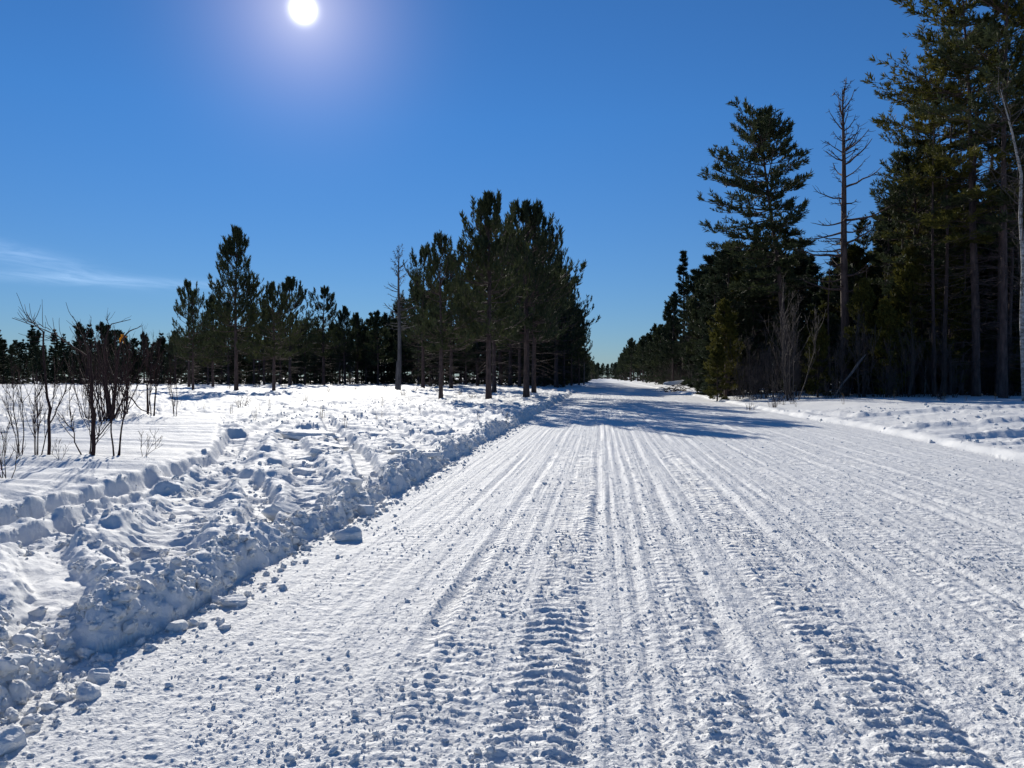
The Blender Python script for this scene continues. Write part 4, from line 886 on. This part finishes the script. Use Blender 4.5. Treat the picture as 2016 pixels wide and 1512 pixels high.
custom(221, 822, .38, [([(221, 822), (210, 760), (205, 700), (208, 665), (216, 640), (258, 629)], .05, .008, 0), ([(216, 642), (212, 632), (210, 628)], .012, .006, 0),
                       ([(221, 822), (228, 740), (236, 680), (246, 660), (262, 649), (278, 641)], .045, .008, 0), ([(215, 822), (200, 740), (185, 680), (172, 640)], .04, .006, .2),
                       ([(222, 822), (245, 790), (270, 780), (290, 800), (322, 812)], .03, .012, -.8)], 'dark shrub with twig ends forking right above the far wood')
# yellow tape on the twig
x, y = g2w(221, 822, .38); yc = depth(x, y); X, Y = pd(240, yc)
m, t, p = mat('yellow_tape'); p.inputs['Base Color'].default_value = (.72, .42, .04, 1); p.inputs['Roughness'].default_value = .4
tl = N(t, 'ShaderNodeBsdfTranslucent'); tl.inputs[0].default_value = (.8, .45, .03, 1); ms = N(t, 'ShaderNodeMixShader'); ms.inputs[0].default_value = .5
t.links.new(p.outputs[0], ms.inputs[1]); t.links.new(tl.outputs[0], ms.inputs[2]); t.links.new(ms.outputs[0], t.nodes['Material Output'].inputs[0])
V = []; nn = 10
for strip, (dx, dz, tw_) in enumerate(((-.06, -.26, 1.2), (.05, -.30, 2.3), (.14, -.10, .8))):
    for k in range(nn):
        u = k / (nn - 1); a = tw_ * u; w = .030 * (1 - .3 * u)
        cx, cz, cy = dx * u ** .8 + .012 * math.sin(u * 9), dz * u + .01 * math.sin(u * 13), .02 * math.sin(u * 7 + strip)
        V += [(cx - w * math.cos(a), cy - w * math.sin(a), cz), (cx + w * math.cos(a), cy + w * math.sin(a), cz)]
Qd = [(s * 2 * nn + 2 * k, s * 2 * nn + 2 * k + 1, s * 2 * nn + 2 * k + 3, s * 2 * nn + 2 * k + 2) for s in range(3) for k in range(nn - 1)]
o = obj('flagging_tape', mesh_from('flagging_tape', np.array(V), np.array(Qd), z3, m), label='yellow flagging tape knotted on a twig of the dark shrub', category='tape')
o.location = (X, Y, (HZ - 658) / F * yc + CAMH); sol = o.modifiers.new('thick', 'SOLIDIFY'); sol.thickness = .002
# tufts and weeds
for px, py, s, w in [(475, 800, .62, 1.3), (930, 783, .55, 1.4), (815, 770, .7, 1), (645, 772, .6, 1.2), (450, 764, .9, 1), (795, 778, .5, 1.2), (345, 800, .5, 1), (600, 790, .4, 1.3), (505, 762, 1.2, 1.6), (700, 768, .5, 1), (335, 762, 1.0, 1.3), (20, 765, 1.1, 1.4), (110, 763, 1.1, 1.4), (560, 764, .8, 1.2), (860, 772, .5, 1.2), (905, 777, .5, 1.3), (760, 762, .8, 1.2)]:
    shr(TF[0], px, py, .3, s, U(0, 6), 'little tuft of dead twigs poking out of the left snow field', 'twig tufts on the left snow field', w, 'twigs')
for i in range(34):
    px = U(0, 1000); py = U(764, 840); shr(TF[1], px, py, .33, U(.25, .55), U(0, 6), 'single dry weed stalk poking out of the snow left of the road', 'dry weeds on the left snow field', 1, 'weed')
for i in range(16):
    px = U(1450, 2010); yc = U(37, 43); x, y = pd(px, yc); place(TF[i % 2], x, y, U(.35, .7), U(0, 6), 'dry weed or twig tuft on the snow before the right forest', 'dry weeds before the right forest', 'weed')
print('TRIS', sum(len(m.polygons) for m in bpy.data.meshes))
